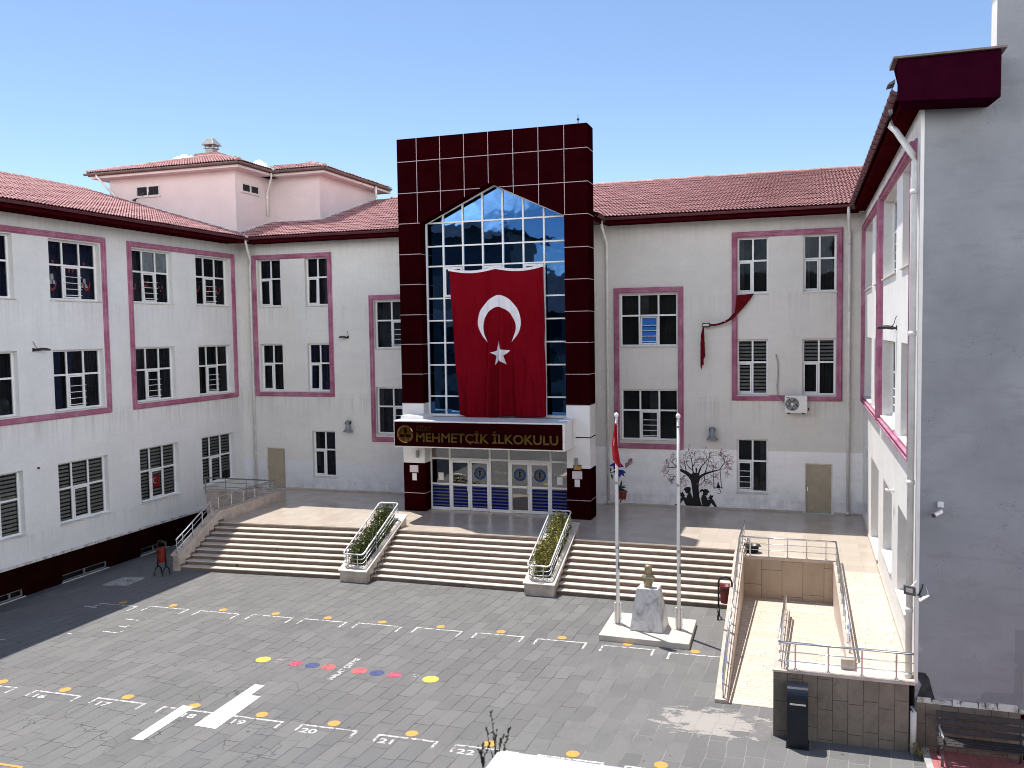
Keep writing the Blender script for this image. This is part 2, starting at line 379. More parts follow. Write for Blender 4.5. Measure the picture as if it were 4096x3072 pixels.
M['mark_y'] = worn('orange_yellow_paint', (.55,.29,.055), .30, .42)
M['mark_y2'] = worn('lemon_yellow_paint', (.74,.60,.06), .28, .38)
M['mark_r'] = worn('red_paint', (.60,.10,.11), .36, .52, 6)
M['mark_c'] = worn('crimson_paint', (.46,.07,.13), .36, .52, 6)
M['mark_b'] = worn('navy_paint', (.045,.06,.19), .36, .52, 6)
M['mark_p'] = worn('pale_pink_paint', (.42,.30,.36), .46, .62, 6)
M['strip'] = simple('pale_marble_strip', (.72,.65,.59), .55, var=.08, scale=5)
M['flag'] = None
m, nt, b = newmat('red_flag_cloth'); M['flag'] = m
c = ramp(nt, noise(nt, 1.2, 5, .6, (1,1,.4)), [(.3, (.150,.003,.008)), (.7, (.200,.005,.012))])
L(nt, c, b.inputs['Base Color']); b.inputs['Roughness'].default_value = .95; b.inputs['Specular IOR Level'].default_value = 0
wv = N(nt, 'ShaderNodeTexWave'); wv.inputs['Scale'].default_value = 60; L(nt, coords(nt), wv.inputs['Vector']); bump(nt, b, wv.outputs['Fac'], .05, .003)
M['cloth_dark'] = simple('dark_red_cloth', (.11,.005,.009), .9, var=.3, scale=5, spec=.05)
M['flag2'] = simple('bright_red_cloth', (.46,.012,.022), .8, var=.2, scale=5)
M['flag_w'] = simple('white_cloth', (.74,.72,.76), .85, var=.06, scale=3)
M['black_paint'] = simple('mural_black', (.008,.007,.008), .8, var=.4, scale=6)
M['mural_rose'] = simple('mural_rose', (.26,.105,.13), .8, var=.2, scale=9)
M['mural_blue'] = simple('mural_blue', (.020,.024,.24), .8, var=.3, scale=9)
M['mural_green'] = simple('mural_green', (.012,.035,.022), .8, var=.3, scale=9)
M['mural_pink'] = simple('mural_pink', (.33,.15,.16), .8, var=.25, scale=9)
M['mural_red'] = simple('mural_red', (.25,.035,.025), .8, var=.35, scale=9)
M['beige_door'] = simple('beige_steel_door', (.37,.315,.225), .5, var=.1, scale=3)
M['bin_red'] = simple('red_litter_bin', (.16,.012,.016), .4, var=.15, scale=6)
M['bin_orange'] = simple('orange_red_bin', (.20,.020,.007), .5, var=.15, scale=6)
M['navy_box'] = simple('navy_sheet_metal', (.012,.016,.026), .32, .3, var=.2, scale=5)
M['horn'] = simple('grey_horn_metal', (.25,.265,.29), .38, .4, var=.15, scale=6)
M['lamp_black'] = simple('black_lamp_housing', (.012,.012,.014), .4, var=.2, scale=6)
M['lamp_glass'] = simple('lamp_lens', (.62,.60,.54), .15, var=.1, scale=6)
M['white_plastic'] = simple('white_plastic', (.72,.72,.70), .4, var=.06, scale=6)
M['dark_plastic'] = simple('dark_plastic', (.02,.021,.023), .4, var=.2, scale=6)
M['grey_hose'] = simple('grey_hose', (.36,.36,.36), .6, var=.1, scale=6)
M['wood_dark'] = simple('dark_bench_wood', (.032,.027,.026), .6, var=.4, scale=8)
M['cast'] = simple('cast_iron_grey', (.13,.135,.15), .45, .4, var=.2, scale=8)
M['red_pave'] = marble_tiles('red_block_paving', (.40,.13,.135), .20, .30, .006, (.20,.09,.09), .8, dirt=(.30,.15,.14), amt=.5)
M['kerb'] = simple('concrete_kerb', (.40,.39,.37), .8, var=.2, scale=5)
M['soil'] = simple('planter_soil', (.10,.085,.07), .95, var=.5, scale=14, bumpy=.6)
def leafmat(name, cols):
    m, nt, b = newmat(name)
    g = N(nt, 'ShaderNodeNewGeometry')
    c = ramp(nt, g.outputs['Random Per Island'], cols); L(nt, c, b.inputs['Base Color']); b.inputs['Roughness'].default_value = .4
    b.inputs['Subsurface Weight'].default_value = 0
    return m
M['leaf'] = leafmat('privet_leaf', [(0, (.012,.030,.008)), (.55, (.040,.075,.015)), (.84, (.085,.115,.022)), (.93, (.36,.30,.045)), (1, (.52,.42,.07))])
M['leaf_y'] = leafmat('variegated_leaf', [(0, (.025,.045,.010)), (.40, (.075,.095,.018)), (.66, (.26,.24,.05)), (.84, (.52,.42,.09)), (1, (.66,.52,.13))])
M['weed'] = leafmat('weed_leaf', [(0, (.012,.022,.012)), (1, (.045,.07,.03))])
M['dry_weed'] = leafmat('dry_weed_leaf', [(0, (.12,.09,.03)), (1, (.35,.28,.11))])
M['asphalt_white'] = simple('white_coping_sheet', (.50,.545,.62), .6, var=.14, scale=7)
M['ledge_strip'] = None
m, nt, b = newmat('flaking_ledge'); M['ledge_strip'] = m
c = ramp(nt, noise(nt, 3.5, 9, .8), [(.42, (.30,.28,.25)), (.52, (.66,.64,.60))]); L(nt, c, b.inputs['Base Color']); b.inputs['Roughness'].default_value = .9
M['opp'] = simple('weathered_render', (.10,.095,.09), .9, var=.3, scale=.8)
M['opp_roof'] = simple('dark_roof_sheet', (.06,.045,.045), .9, var=.3, scale=.8)
M['manhole'] = simple('concrete_cover', (.33,.33,.32), .9, var=.25, scale=4)
M['stain'] = simple('wet_dark_render', (.035,.036,.042), .9, var=.5, scale=6)
M['pigeon'] = simple('pigeon_grey', (.03,.03,.035), .7, var=.3, scale=20)
M['plaque'] = simple('brass_plaque', (.50,.27,.06), .3, .6, var=.2, scale=12)
m, nt, b = newmat('printed_notice'); M['notice'] = m
z = xyz(nt)['Z']; s = mth(nt, 'FRACT', mth(nt, 'DIVIDE', z, .042))
c = mix(nt, mth(nt, 'MULTIPLY', mth(nt, 'GREATER_THAN', s, .55), ramp(nt, noise(nt, 40, 2), [(.45, 0), (.5, 1)])), (.74,.66,.70), (.42,.25,.34))
L(nt, c, b.inputs['Base Color'])
M['cloud'] = simple('cloud_white', (.95,.96,1.0), 1, var=.02, scale=.01)
M['logo_blue'] = simple('logo_blue', (.006,.055,.20), .7, var=.15, scale=9, spec=.05)
M['logo_pale'] = simple('logo_pale_centre', (.13,.125,.12), .7, var=.1, scale=9, spec=.05)
M['logo_dark'] = simple('logo_dark_figure', (.012,.006,.005), .8, var=.3, scale=9, spec=.02)

# ------------------------------------------------------------------ camera, light, sky
CAM = 8.87
cam = bpy.data.cameras.new('camera'); co = bpy.data.objects.new('camera', cam); COL.objects.link(co)
co.location = (0, 0, CAM); co.rotation_euler = (R(86.6107), R(.86103), R(18.20689))
cam.sensor_width = 36; cam.lens = 36*3543.8/4096; cam.clip_end = 4000; cam.clip_start = .05
cam.dof.use_dof = True; cam.dof.focus_distance = 32; cam.dof.aperture_fstop = 7
S.camera = co
D_SUN = Vector((.29, -.211, -1)).normalized()
sun = bpy.data.lights.new('sun', 'SUN'); sun.energy = 4.3; sun.angle = R(.5); sun.color = (1, .955, .89)
so = bpy.data.objects.new('sun', sun); COL.objects.link(so); so.rotation_euler = D_SUN.to_track_quat('-Z', 'Y').to_euler(); so.location = (0, 0, 40)
w = bpy.data.worlds.new('World'); S.world = w; w.use_nodes = True; nt = w.node_tree
sky = nt.nodes.new('ShaderNodeTexSky'); sky.sky_type = 'NISHITA'; sky.sun_disc = False
sky.sun_elevation = math.asin(-D_SUN.z); sky.sun_rotation = math.atan2(-D_SUN.x, -D_SUN.y)
sky.altitude = 900; sky.air_density = .9; sky.dust_density = .4; sky.ozone_density = 2.2
# cumulus mirrored in the blue glass, set low and extra bright behind and beside the camera as added fill for the shaded walls; clear blue ahead
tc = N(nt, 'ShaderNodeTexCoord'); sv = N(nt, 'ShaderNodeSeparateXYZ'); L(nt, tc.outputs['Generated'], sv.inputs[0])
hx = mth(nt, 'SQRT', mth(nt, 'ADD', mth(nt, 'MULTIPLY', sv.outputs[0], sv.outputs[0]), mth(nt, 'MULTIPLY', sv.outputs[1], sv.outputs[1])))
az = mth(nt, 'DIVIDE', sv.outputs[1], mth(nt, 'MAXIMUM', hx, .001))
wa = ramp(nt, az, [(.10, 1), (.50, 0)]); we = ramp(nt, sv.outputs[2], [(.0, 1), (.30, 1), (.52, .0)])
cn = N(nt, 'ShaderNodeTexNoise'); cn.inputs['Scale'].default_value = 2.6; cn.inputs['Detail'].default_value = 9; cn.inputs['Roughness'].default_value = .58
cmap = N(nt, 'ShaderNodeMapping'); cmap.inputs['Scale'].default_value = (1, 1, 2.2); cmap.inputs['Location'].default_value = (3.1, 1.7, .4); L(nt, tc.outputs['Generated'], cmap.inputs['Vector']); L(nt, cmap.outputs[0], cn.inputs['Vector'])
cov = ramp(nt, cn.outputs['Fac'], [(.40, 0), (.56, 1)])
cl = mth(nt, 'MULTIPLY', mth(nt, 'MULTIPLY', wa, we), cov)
CLOUD_FILL = 30.0
skyc = mix(nt, cl, sky.outputs[0], (CLOUD_FILL, CLOUD_FILL*.985, CLOUD_FILL*.96))
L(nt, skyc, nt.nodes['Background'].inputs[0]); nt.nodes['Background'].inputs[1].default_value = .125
S.view_settings.view_transform = 'Standard'; S.view_settings.look = 'None'; S.view_settings.gamma = 1; S.view_settings.exposure = .60
S.cycles.max_bounces = 8; S.cycles.diffuse_bounces = 4; S.cycles.glossy_bounces = 4; S.cycles.transparent_max_bounces = 12
S.cycles.filter_width = 1.0; S.cycles.caustics_reflective = False; S.cycles.caustics_refractive = False
S.cycles.sample_clamp_indirect = 6

# ------------------------------------------------------------------ ground
XL, YF, XR, YE, ZT = -26.37, 37.375, 2.23, 19.78, 1.35
mb = MB()
for x0, x1, z0, z1 in ((-400,-26.6,-.33,-.33), (-26.6,-22.7,-.33,0), (-22.7,400,0,0)):
    mb.face([(x0,-300,z0),(x1,-300,z1),(x1,400,z1),(x0,400,z0)])
ground = struct(mb.build('courtyard_ground', M['pave']))

def flat(name, polys, mat, z=.004, parent=ground):
    mb = MB()
    for p in polys: mb.face([(x, y, z) for x, y in p])
    o = mb.build(name, mat, parent); 
    for f in o.data.polygons:
        if f.normal.z < 0: f.flip()
    return o
def disc(cx, cy, r, n=24, ry=None): 
    return [(cx+r*cos(2*pi*k/n)*(1+random.uniform(-.02,.02)), cy+(ry or r)*sin(2*pi*k/n)) for k in range(n)]
def text_mesh(txt, size, name, mat, parent, mtx, extrude=.0, align='CENTER', sx=1.0, offset=0.0):
    cu = bpy.data.curves.new(name, 'FONT'); cu.body = txt; cu.size = size; cu.extrude = extrude; cu.align_x = align; cu.offset = offset
    cu.resolution_u = 3
    t = bpy.data.objects.new(name+'_tmp', cu); COL.objects.link(t)
    dg = bpy.context.evaluated_depsgraph_get(); dg.update()
    me = bpy.data.meshes.new_from_object(t.evaluated_get(dg)); bpy.data.objects.remove(t)
    me.transform(mtx @ Matrix.Diagonal((sx, 1, 1, 1))); me.materials.clear(); me.materials.append(mat); me.name = name
    o = bpy.data.objects.new(name, me); COL.objects.link(o); put(o, parent)
    return o
dots1 = [(-21.62,23.62),(-19.76,23.81),(-17.85,23.86),(-15.95,23.98),(-14.13,24.06),(-12.29,24.16),(-10.38,24.25),(-8.48,24.31),(-6.61,24.31),(-4.69,24.30),(-2.81,24.23)]
dots2 = [(-19.71,17.18),(-17.70,17.23),(-15.82,17.31),(-13.88,17.33),(-12.02,17.37),(-10.15,17.43),(-8.22,17.46),(-6.40,17.49),(-4.57,17.55),(-2.73,17.60)]
for i, (x, y) in enumerate(dots1+dots2): flat('painted_dot', [disc(x, y, .135 if i < 11 else .145)], M['mark_y'], .006)
def bracket(x0, x1, yt, yb, w=.062, slope=.03):
    dy = slope*(x1-x0)
    p = [[(x0,yt-w),(x1,yt-w+dy),(x1,yt+dy),(x0,yt)], [(x0,yb),(x0+w,yb),(x0+w,yt-w),(x0,yt-w)], [(x1-w,yb+dy),(x1,yb+dy),(x1,yt-w+dy),(x1-w,yt-w+dy)]]
    flat('painted_bracket', p, M['markw'])
for i, (x, y) in enumerate(dots1): bracket(x-.68, x+.80 if i < 10 else x+.98, y-.24, y-.24-.50)
for i, (x, y) in enumerate(dots2): bracket(x-.70, x+.72, y-.22, y-.22-.36)
for i, tx in enumerate(['15','16','17','18','19','20','21','22']):
    x, y = dots2[i]
    text_mesh(tx, .30, 'painted_number', M['marknum'], ground, Matrix.Translation((x-.32+(.28 if i == 3 else 0)-(.04 if i > 4 else 0)+(.25 if i == 3 else 0), y-.60, .005)) @ Matrix.Rotation(R(2), 4, 'Z'), sx=1.35, offset=.006)
text_mesh('HALAT ÇEKME', .235, 'painted_lettering', M['marknum'], ground, Matrix.Translation((-11.47, 20.45, .005)) @ Matrix.Rotation(R(90), 4, 'Z'), offset=.004)
for x, mt, r in ((-14.03,'mark_y2',.205),(-13.53,'mark_p',.18),(-13.01,'mark_c',.19),(-12.5,'mark_b',.195),(-12.01,'mark_r',.195),(-11.09,'mark_r',.21),(-10.58,'mark_b',.195),(-10.07,'mark_c',.195),(-9.56,'mark_ghost',.20),(-9.05,'mark_y2',.21)):
    flat('painted_circle', [disc(x, 20.42, r)], M[mt], .005)
flat('marble_strip', [[(-14.09,15.45),(-13.80,15.47),(-13.83,17.27),(-14.17,17.28)]], M['strip'], .008)
flat('marble_strip', [[(-13.19,16.43),(-12.59,16.41),(-12.65,18.26),(-12.93,18.25),(-12.95,18.87),(-13.24,18.87)]], M['strip'], .008)
flat('painted_line', [[(-16.6,13.68),(-15.34,13.72),(-15.34,13.79),(-16.6,13.76)]], M['mark_y'], .006)
for p in ([(-22.6,22.9),(-22.1,22.9),(-22.1,22.98),(-22.6,22.98)], [(-20.3,22.2),(-19.8,22.2),(-19.8,22.26),(-20.3,22.26)], [(-20.0,21.6),(-19.7,21.55),(-19.7,21.75),(-19.76,21.75),(-19.76,21.62),(-20.0,21.66)], [(-21.0,20.6),(-20.8,20.6),(-20.8,20.66),(-21.0,20.66)], [(-22.6,19.6),(-22.4,19.7),(-22.42,19.74),(-22.6,19.66)], [(-20.1,21.05),(-19.55,21.05),(-19.5,21.3),(-19.55,21.3),(-19.58,21.12),(-20.1,21.12)]):
    flat('painted_line', [p], M['markw'], .006)
# red block paving and kerb by the bench
mb = MB(); mb.box((2.50,14,.0),(9,19.775,.07)); struct(mb.build('bench_pavement', M['red_pave']))
mb = MB(); mb.box((2.36,14,-.05),(2.497,19.775,.085)); struct(mb.build('pavement_kerb', M['kerb'], bevel=.012))

# ------------------------------------------------------------------ the school
school = thing('school_building', 'U-shaped pale school with pink window mouldings and maroon entrance tower round the courtyard', 'school', (-12, YF, 0))
class F:
    """a facade plane: u runs along it, z up, d outwards"""
    def __init__(s, axis, c, out): s.axis, s.c, s.out = axis, c, out
    def p(s, u, z, d=0):
        return (u, s.c+s.out*d, z) if s.axis == 'x' else (s.c+s.out*d, u, z)
    def box(s, mb, u0, u1, z0, z1, d0, d1):
        a = s.p(u0, z0, d0); b = s.p(u1, z1, d1)
        mb.box(tuple(min(x, y) for x, y in zip(a, b)), tuple(max(x, y) for x, y in zip(a, b)))
def fdir(f): return Vector((0, f.out, 0)) if f.axis == 'x' else Vector((f.out, 0, 0))
MAIN = F('x', YF, -1); LEFT = F('y', XL, 1); RIGHT = F('y', XR, -1); END = F('x', YE, -1)
def facade(f, u0, u1, z0, z1, holes, rec, mat, name='wall'):
    mb = MB()
    us = sorted({u0, u1, *[h[0] for h in holes], *[h[1] for h in holes]}); zs = sorted({z0, z1, *[h[2] for h in holes], *[h[3] for h in holes]})
    for a, b in zip(us, us[1:]):
        for c, d in zip(zs, zs[1:]):
            m = ((a+b)/2, (c+d)/2)
            if any(h[0] < m[0] < h[1] and h[2] < m[1] < h[3] for h in holes): continue
            mb.face([f.p(a,c), f.p(b,c), f.p(b,d), f.p(a,d)])
    for h in holes:
        a, b, c, d = h
        for q in (((a,c),(b,c)), ((b,c),(b,d)), ((b,d),(a,d)), ((a,d),(a,c))):
            mb.face([f.p(*q[0]), f.p(*q[1]), f.p(*q[1], -rec), f.p(*q[0], -rec)])
    bmesh.ops.remove_doubles(mb.bm, verts=mb.bm.verts, dist=1e-5)
    return mb.build(name, mat, school)
def window(f, u0, u1, z0, z1, cols, rec, sash=None, bars=True, back='curtain', blinds=(), low=.585, open_sash=0, flip=False, extras=None, sill=True):
    """white frame with cols x 2 panes, a hinged sash in the lower row, steel guard bars, marble sill"""
    fw, d0, d1 = .075, -rec, -rec+.07
    mb = MB(); zt = z0+(z1-z0)*low; W = u1-u0
    xs = [u0+W*i/cols for i in range(cols+1)]
    f.box(mb, u0, u1, z0, z0+fw, d0, d1); f.box(mb, u0, u1, z1-fw, z1, d0, d1)
    f.box(mb, u0, u0+fw, z0+fw, z1-fw, d0, d1); f.box(mb, u1-fw, u1, z0+fw, z1-fw, d0, d1)
    f.box(mb, u0+fw, u1-fw, zt-.036, zt+.036, d0, d1-.003)
    for x in xs[1:-1]:
        f.box(mb, x-.036, x+.036, z0+fw, zt-.036, d0, d1-.006); f.box(mb, x-.036, x+.036, zt+.036, z1-fw, d0, d1-.006)
    root = mb.build('window', M['frame'], school, bevel=.008)
    sp = None
    panes = MB()
    for i in range(cols):
        for lowrow in (0, 1):
            a, b = xs[i]+.03, xs[i+1]-.03; c, d = (z0+.05, zt-.03) if lowrow else (zt+.03, z1-.05)
            if lowrow and i == sash:
                sp = (a, b, c, d); continue
            j = [random.uniform(-.004,.004) for _ in range(2)]; panes.face([f.p(a,c,d0+.03+j[0]), f.p(b,c,d0+.03+j[1]), f.p(b,d,d0+.03+j[1]-j[0]*.5), f.p(a,d,d0+.03-j[0]*.5)])
    panes.build('pane', M['glass'], root, facing=fdir(f))
    if sp:
        a, b, c, d = sp; a += .012; b -= .012; c += .03; d -= .012
        t = .058; sm = MB(); e0, e1 = d1-.045, d1+.022
        if not open_sash:
            f.box(sm, a, b, c, c+t, e0, e1); f.box(sm, a, b, d-t, d, e0, e1); f.box(sm, a, a+t, c+t, d-t, e0, e1); f.box(sm, b-t, b, c+t, d-t, e0, e1)
            so = sm.build('sash', M['frame'], root, bevel=.006)
            pm = MB(); pm.face([f.p(a+t,c+t,e0+.03), f.p(b-t,c+t,e0+.03), f.p(b-t,d-t,e0+.03), f.p(a+t,d-t,e0+.03)]); pm.build('sash_pane', M['glass'], so, facing=fdir(f))
        else:   # tilted inwards at the top
            k = open_sash
            def q(u, z, d): return f.p(u, z, d-(z-c)*k)
            for (ua, ub, za, zb) in ((a,b,c,c+t),(a,b,d-t,d),(a,a+t,c+t,d-t),(b-t,b,c+t,d-t)):
                sm.hexa([q(ua,za,e0),q(ub,za,e0),q(ub,za,e1),q(ua,za,e1),q(ua,zb,e0),q(ub,zb,e0),q(ub,zb,e1),q(ua,zb,e1)])
            so = sm.build('sash', M['frame'], root)
            pm = MB(); pm.face([q(a+t,c+t,e0+.03), q(b-t,c+t,e0+.03), q(b-t,d-t,e0+.03), q(a+t,d-t,e0+.03)]); pm.build('sash_pane', M['blue_glass'] if open_sash > .1 else M['glass'], so, facing=fdir(f))
        if bars:
            g = MB()
            for i in range(4):
                z = c+.12+(d-c)*.58*i/3
                g.tube([f.p(a-.05,z,d1+.0), f.p(a-.05,z,d1+.07), f.p(b+.05,z,d1+.07), f.p(b+.05,z,d1+.0)], .014, 6)
            g.build('guard_bars', M['frame'], root)
    if sill:
        s = MB(); f.box(s, u0-.04, u1+.04, z0-.045, z0-.001, -rec, .055); s.build('sill', M['sill'], root, bevel=.008)
    bk = MB(); n = 14*cols
    for i in range(n):   # dark pleated sheet added behind the glass in place of the unlit room
        a, b = u0-.35+(W+.7)*i/n, u0-.35+(W+.7)*(i+1)/n
        da, db = (-rec-.28-.04*(i % 2)), (-rec-.28-.04*((i+1) % 2))
        bk.face([f.p(a,z0-.35,da), f.p(b,z0-.35,db), f.p(b,z1+.35,db), f.p(a,z1+.35,da)])
    bk.build('curtain' if back != 'room' else 'interior', M[back], root)
    if not blinds and not extras:   # drapes drawn part of the way, different in every room
        rs_ = random.Random(int(u0*37+z0*91)); dr = MB(); nd = 0
        for i in range(cols):
            if rs_.random() < .55:
                a = xs[i]+.02+(W/cols)*rs_.choice((0,0,.45)); b = a+(W/cols)*rs_.uniform(.25,.5); m_ = 7; nd += 1; zb_ = z0+rs_.choice((.02,.02,.5))
                for q in range(m_):
                    x0_, x1_ = a+(b-a)*q/m_, a+(b-a)*(q+1)/m_
                    dr.face([f.p(x0_,zb_,-rec-.08-.025*(q%2)), f.p(x1_,zb_,-rec-.08-.025*((q+1)%2)), f.p(x1_,z1-.03,-rec-.08-.025*((q+1)%2)), f.p(x0_,z1-.03,-rec-.08-.025*(q%2))])
        if nd: dr.build('drape', M[rs_.choice(('curtain_grey','curtain_grey','curtain_brown','curtain_blue'))], root)
    if blinds:
        bl = MB()
        for (i, lowrow, frac) in blinds:
            a, b = xs[i]+.02, xs[i+1]-.02; c, d = (z0+.02, zt-.01) if lowrow else (zt-.01, z1-.04)
            z = d
            while z > d-(d-c)*frac+.04:
                bl.face([f.p(a,z-.085,-rec-.05), f.p(b,z-.085,-rec-.05), f.p(b,z,-rec-.06), f.p(a,z,-rec-.06)]); z -= .145
        bl.build('blind', M['blind'], root)
    if extras: extras(f, u0, u1, z0, z1, zt, xs, rec, root)
    return root
def band(f, u0, u1, z0, z1, w=.23, out=.11, mat='pink'):
    """stepped plaster moulding round a group of windows"""
    mb = MB()
    for a, b, d in ((0,.045,.05),(.045,.085,out),(.085,.15,.075),(.15,.19,out-.01),(.19,w,.05)):
        f.box(mb, u0+a, u1-a, z0+a, z0+b, .0, d); f.box(mb, u0+a, u1-a, z1-b, z1-a, .0, d)
        f.box(mb, u0+a, u0+b, z0+b, z1-b, .0, d); f.box(mb, u1-b, u1-a, z0+b, z1-b, .0, d)
    return mb.build('moulding', M[mat], school, bevel=.008)
# --- decorations seen in the classroom windows
def bunting(u, z, n, du, sag, s=.10, star=True):
    def fn(f, u0, u1, z0, z1, zt, xs, rec, root):
        mb = MB()
        for i in range(n):
            t = (i+.5)/n; a = u0+(u1-u0)*u+du*(t-.5); zz = z0+(z1-z0)*z-sag*(1-(2*t-1)**2)
            mb.face([f.p(a-s*.6, zz, -rec-.04), f.p(a+s*.6, zz, -rec-.04), f.p(a, zz-s*1.7, -rec-.04)])
        mb.build('bunting', M['paper_red'], root)
    return fn
def garland(spots, pale=()):
    def fn(f, u0, u1, z0, z1, zt, xs, rec, root):
        mb = MB(); W, H = u1-u0, z1-z0
        for (cu, cz, r, n) in spots:
            for i in range(n):
                a = pi*(1.08+.84*i/(n-1)); x, z = u0+W*cu+r*1.0*cos(a), z0+H*cz+r*1.9*sin(a)
                mb.face([f.p(x-.035,z-.05,-rec-.04), f.p(x+.035,z-.05,-rec-.04), f.p(x+.03,z+.05,-rec-.04), f.p(x-.03,z+.05,-rec-.04)])
        mb.build('garland', M['paper_red'], root)
        if pale:
            mb = MB()
            for (cu, cz, s) in pale:
                x, z = u0+W*cu, z0+H*cz
                mb.face([f.p(x-s*.35,z,-rec-.045), f.p(x+s*.35,z,-rec-.045), f.p(x+s*.3,z+s,-rec-.045), f.p(x-s*.3,z+s,-rec-.045)])
                mb.face([f.p(x-s*.9,z-s*.8,-rec-.045), f.p(x-s*.1,z-s*.7,-rec-.045), f.p(x-s*.1,z-.01,-rec-.045), f.p(x-s*.55,z-.01,-rec-.045)])
                mb.face([f.p(x+s*.9,z-s*.8,-rec-.045), f.p(x+s*.1,z-s*.7,-rec-.045), f.p(x+s*.1,z-.01,-rec-.045), f.p(x+s*.55,z-.01,-rec-.045)])
            mb.build('paper_cutout', M['paper'], root)
    return fn
def both(*fns):
    def fn(*a):
        for g in fns: g(*a)
    return fn
def small_flag(col, zfrac=.62):
    def fn(f, u0, u1, z0, z1, zt, xs, rec, root):
        a, b = xs[col]+.12, xs[col+1]-.12; d = zt-.28; c = z0+.48
        mb = MB(); mb.face([f.p(a,c,-rec-.035), f.p(b,c,-rec-.035), f.p(b,d,-rec-.035), f.p(a,d,-rec-.035)]); o = mb.build('window_flag', M['flag2'], root)
        mb = MB(); cx, cz = (a+b)/2-.0, (c+d)/2+.03; n = 14
        for i in range(n):
            t0, t1 = R(35+290*i/n), R(35+290*(i+1)/n); w0, w1 = .045*sin(pi*i/n), .045*sin(pi*(i+1)/n); r = .13
            mb.face([f.p(cx+r*cos(t0),cz+r*sin(t0),-rec-.031), f.p(cx+r*cos(t1),cz+r*sin(t1),-rec-.031), f.p(cx+(r-w1)*cos(t1),cz+(r-w1)*sin(t1),-rec-.031), f.p(cx+(r-w0)*cos(t0),cz+(r-w0)*sin(t0),-rec-.031)])
        mb.build('crescent', M['flag_w'], o)
    return fn
def voile(cells):
    def fn(f, u0, u1, z0, z1, zt, xs, rec, root):
        mb = MB()
        for i in cells: mb.face([f.p(xs[i]+.02,zt,-rec-.03), f.p(xs[i+1]-.02,zt,-rec-.03), f.p(xs[i+1]-.02,z1-.03,-rec-.03), f.p(xs[i]+.02,z1-.03,-rec-.03)])
        mb.build('roller_blind', M['voile'], root)
    return fn

# --- left wing
RL = .27
allb = lambda n, fr=1: [(i, lr, fr) for i in range(n) for lr in (0, 1)]
LW = []
for k, (a, b) in enumerate(((21.75,24.25),(25.82,28.30),(30.09,32.51),(34.12,36.55))):
    LW += [(a,b,10.30,12.55),(a,b,6.14,8.44),(a,b,1.89,4.20)]
    ex3 = [garland([(.62,.34,.2,6)]), both(bunting(.5,.70,9,1.7,.38), garland([(.17,.32,.17,9),(.84,.34,.17,9)], [(.17,.34,.22),(.80,.30,.20)])), both(voile((1,2)), garland([(.16,.36,.12,5),(.46,.44,.14,5),(.84,.34,.10,3)])), garland([(.2,.42,.15,6),(.5,.40,.15,6),(.82,.40,.16,7)])][k]
    window(LEFT, a, b, 10.30, 12.55, 3, RL, sash=1, bars=k > 0, back='curtain_blue' if k < 2 else 'curtain', extras=ex3, open_sash=.06 if k == 2 else 0)
    window(LEFT, a, b, 6.14, 8.44, 3, RL, sash=1, bars=k > 0)
    ex1 = [None, None, small_flag(1), None][k]
    bl = allb(3) if k < 3 else [(0,0,1),(1,0,1),(2,0,1),(0,1,1),(1,1,1),(2,1,.65)]
    window(LEFT, a, b, 1.89, 4.20, 3, RL, sash=1, bars=False, back='room', blinds=bl, extras=ex1, low=.56)
facade(LEFT, 14, YF, .90, 13.34, LW, RL, M['wallL'])
band(LEFT, 16.5, 28.60, 5.87, 12.82); band(LEFT, 29.79, 36.97, 5.87, 12.82)
PH = [(23.0,24.05,-.28,-.01),(25.82,28.06,-.28,-.01),(29.95,31.6,-.28,-.01),(32.2,33.4,-.28,-.01)]
facade(F('y', XL-.03, 1), 14, YF, -.5, .83, PH, .15, M['plinth'], 'plinth')
for a, b, c, d in PH:
    f = F('y', XL-.03, 1); mb = MB()
    f.box(mb, a, b, c, c+.045, -.12, -.05); f.box(mb, a, b, d-.045, d, -.12, -.05); f.box(mb, a, a+.045, c+.045, d-.045, -.12, -.05); f.box(mb, b-.045, b, c+.045, d-.045, -.12, -.05)
    f.box(mb, (a+b)/2-.03, (a+b)/2+.03, c+.045, d-.045, -.12, -.053); o = mb.build('basement_window', M['frame_dim'], school)
    mb = MB(); mb.face([f.p(a,c,-.09), f.p(b,c,-.09), f.p(b,d,-.09), f.p(a,d,-.09)]); mb.build('pane', M['glass'], o, facing=fdir(f))
    mb = MB(); mb.face([f.p(a-.2,c-.2,-.3), f.p(b+.2,c-.2,-.3), f.p(b+.2,d+.2,-.3), f.p(a-.2,d+.2,-.3)]); mb.build('interior', M['room'], o)
    mb = MB(); f.box(mb, a-.05, b+.05, c-.04, c-.002, -.15, .06); mb.build('sill', M['sill'], o)
mb = MB(); LEFT.box(mb, 14, 35.9, .81, .905, -.04, .05); mb.build('ledge', M['ledge_strip'], school, bevel=.01)

# --- main facade
RM = .25
LM = [(-25.30,-24.03,10.25,12.55),(-22.68,-21.47,10.25,12.55),(-25.28,-24.02,6.14,8.44),(-22.66,-21.45,6.14,8.44),(-22.52,-21.28,2.02,4.24)]
for i, h in enumerate(LM): window(MAIN, *h, 2, RM, sash=0, bars=False, back='curtain', open_sash=.045 if i in (1, 3) else 0)
FW = [(-19.06,-16.6,8.16,10.40),(-19.06,-16.6,4.16,6.36)]
for h in FW: window(MAIN, *h, 3, RM, sash=1, back='curtain')
facade(MAIN, XL, -12.0, .0, 13.34, LM+FW+[(-25.15,-24.07,1.352,3.35)], RM, M['wall'])
RW3 = [(-7.46,-5.02,8.16,10.39),(-7.44,-5.01,4.16,6.34)]
window(MAIN, *RW3[0], 3, RM, sash=1, back='room', open_sash=.13); window(MAIN, *RW3[1], 3, RM, sash=1, back='room')
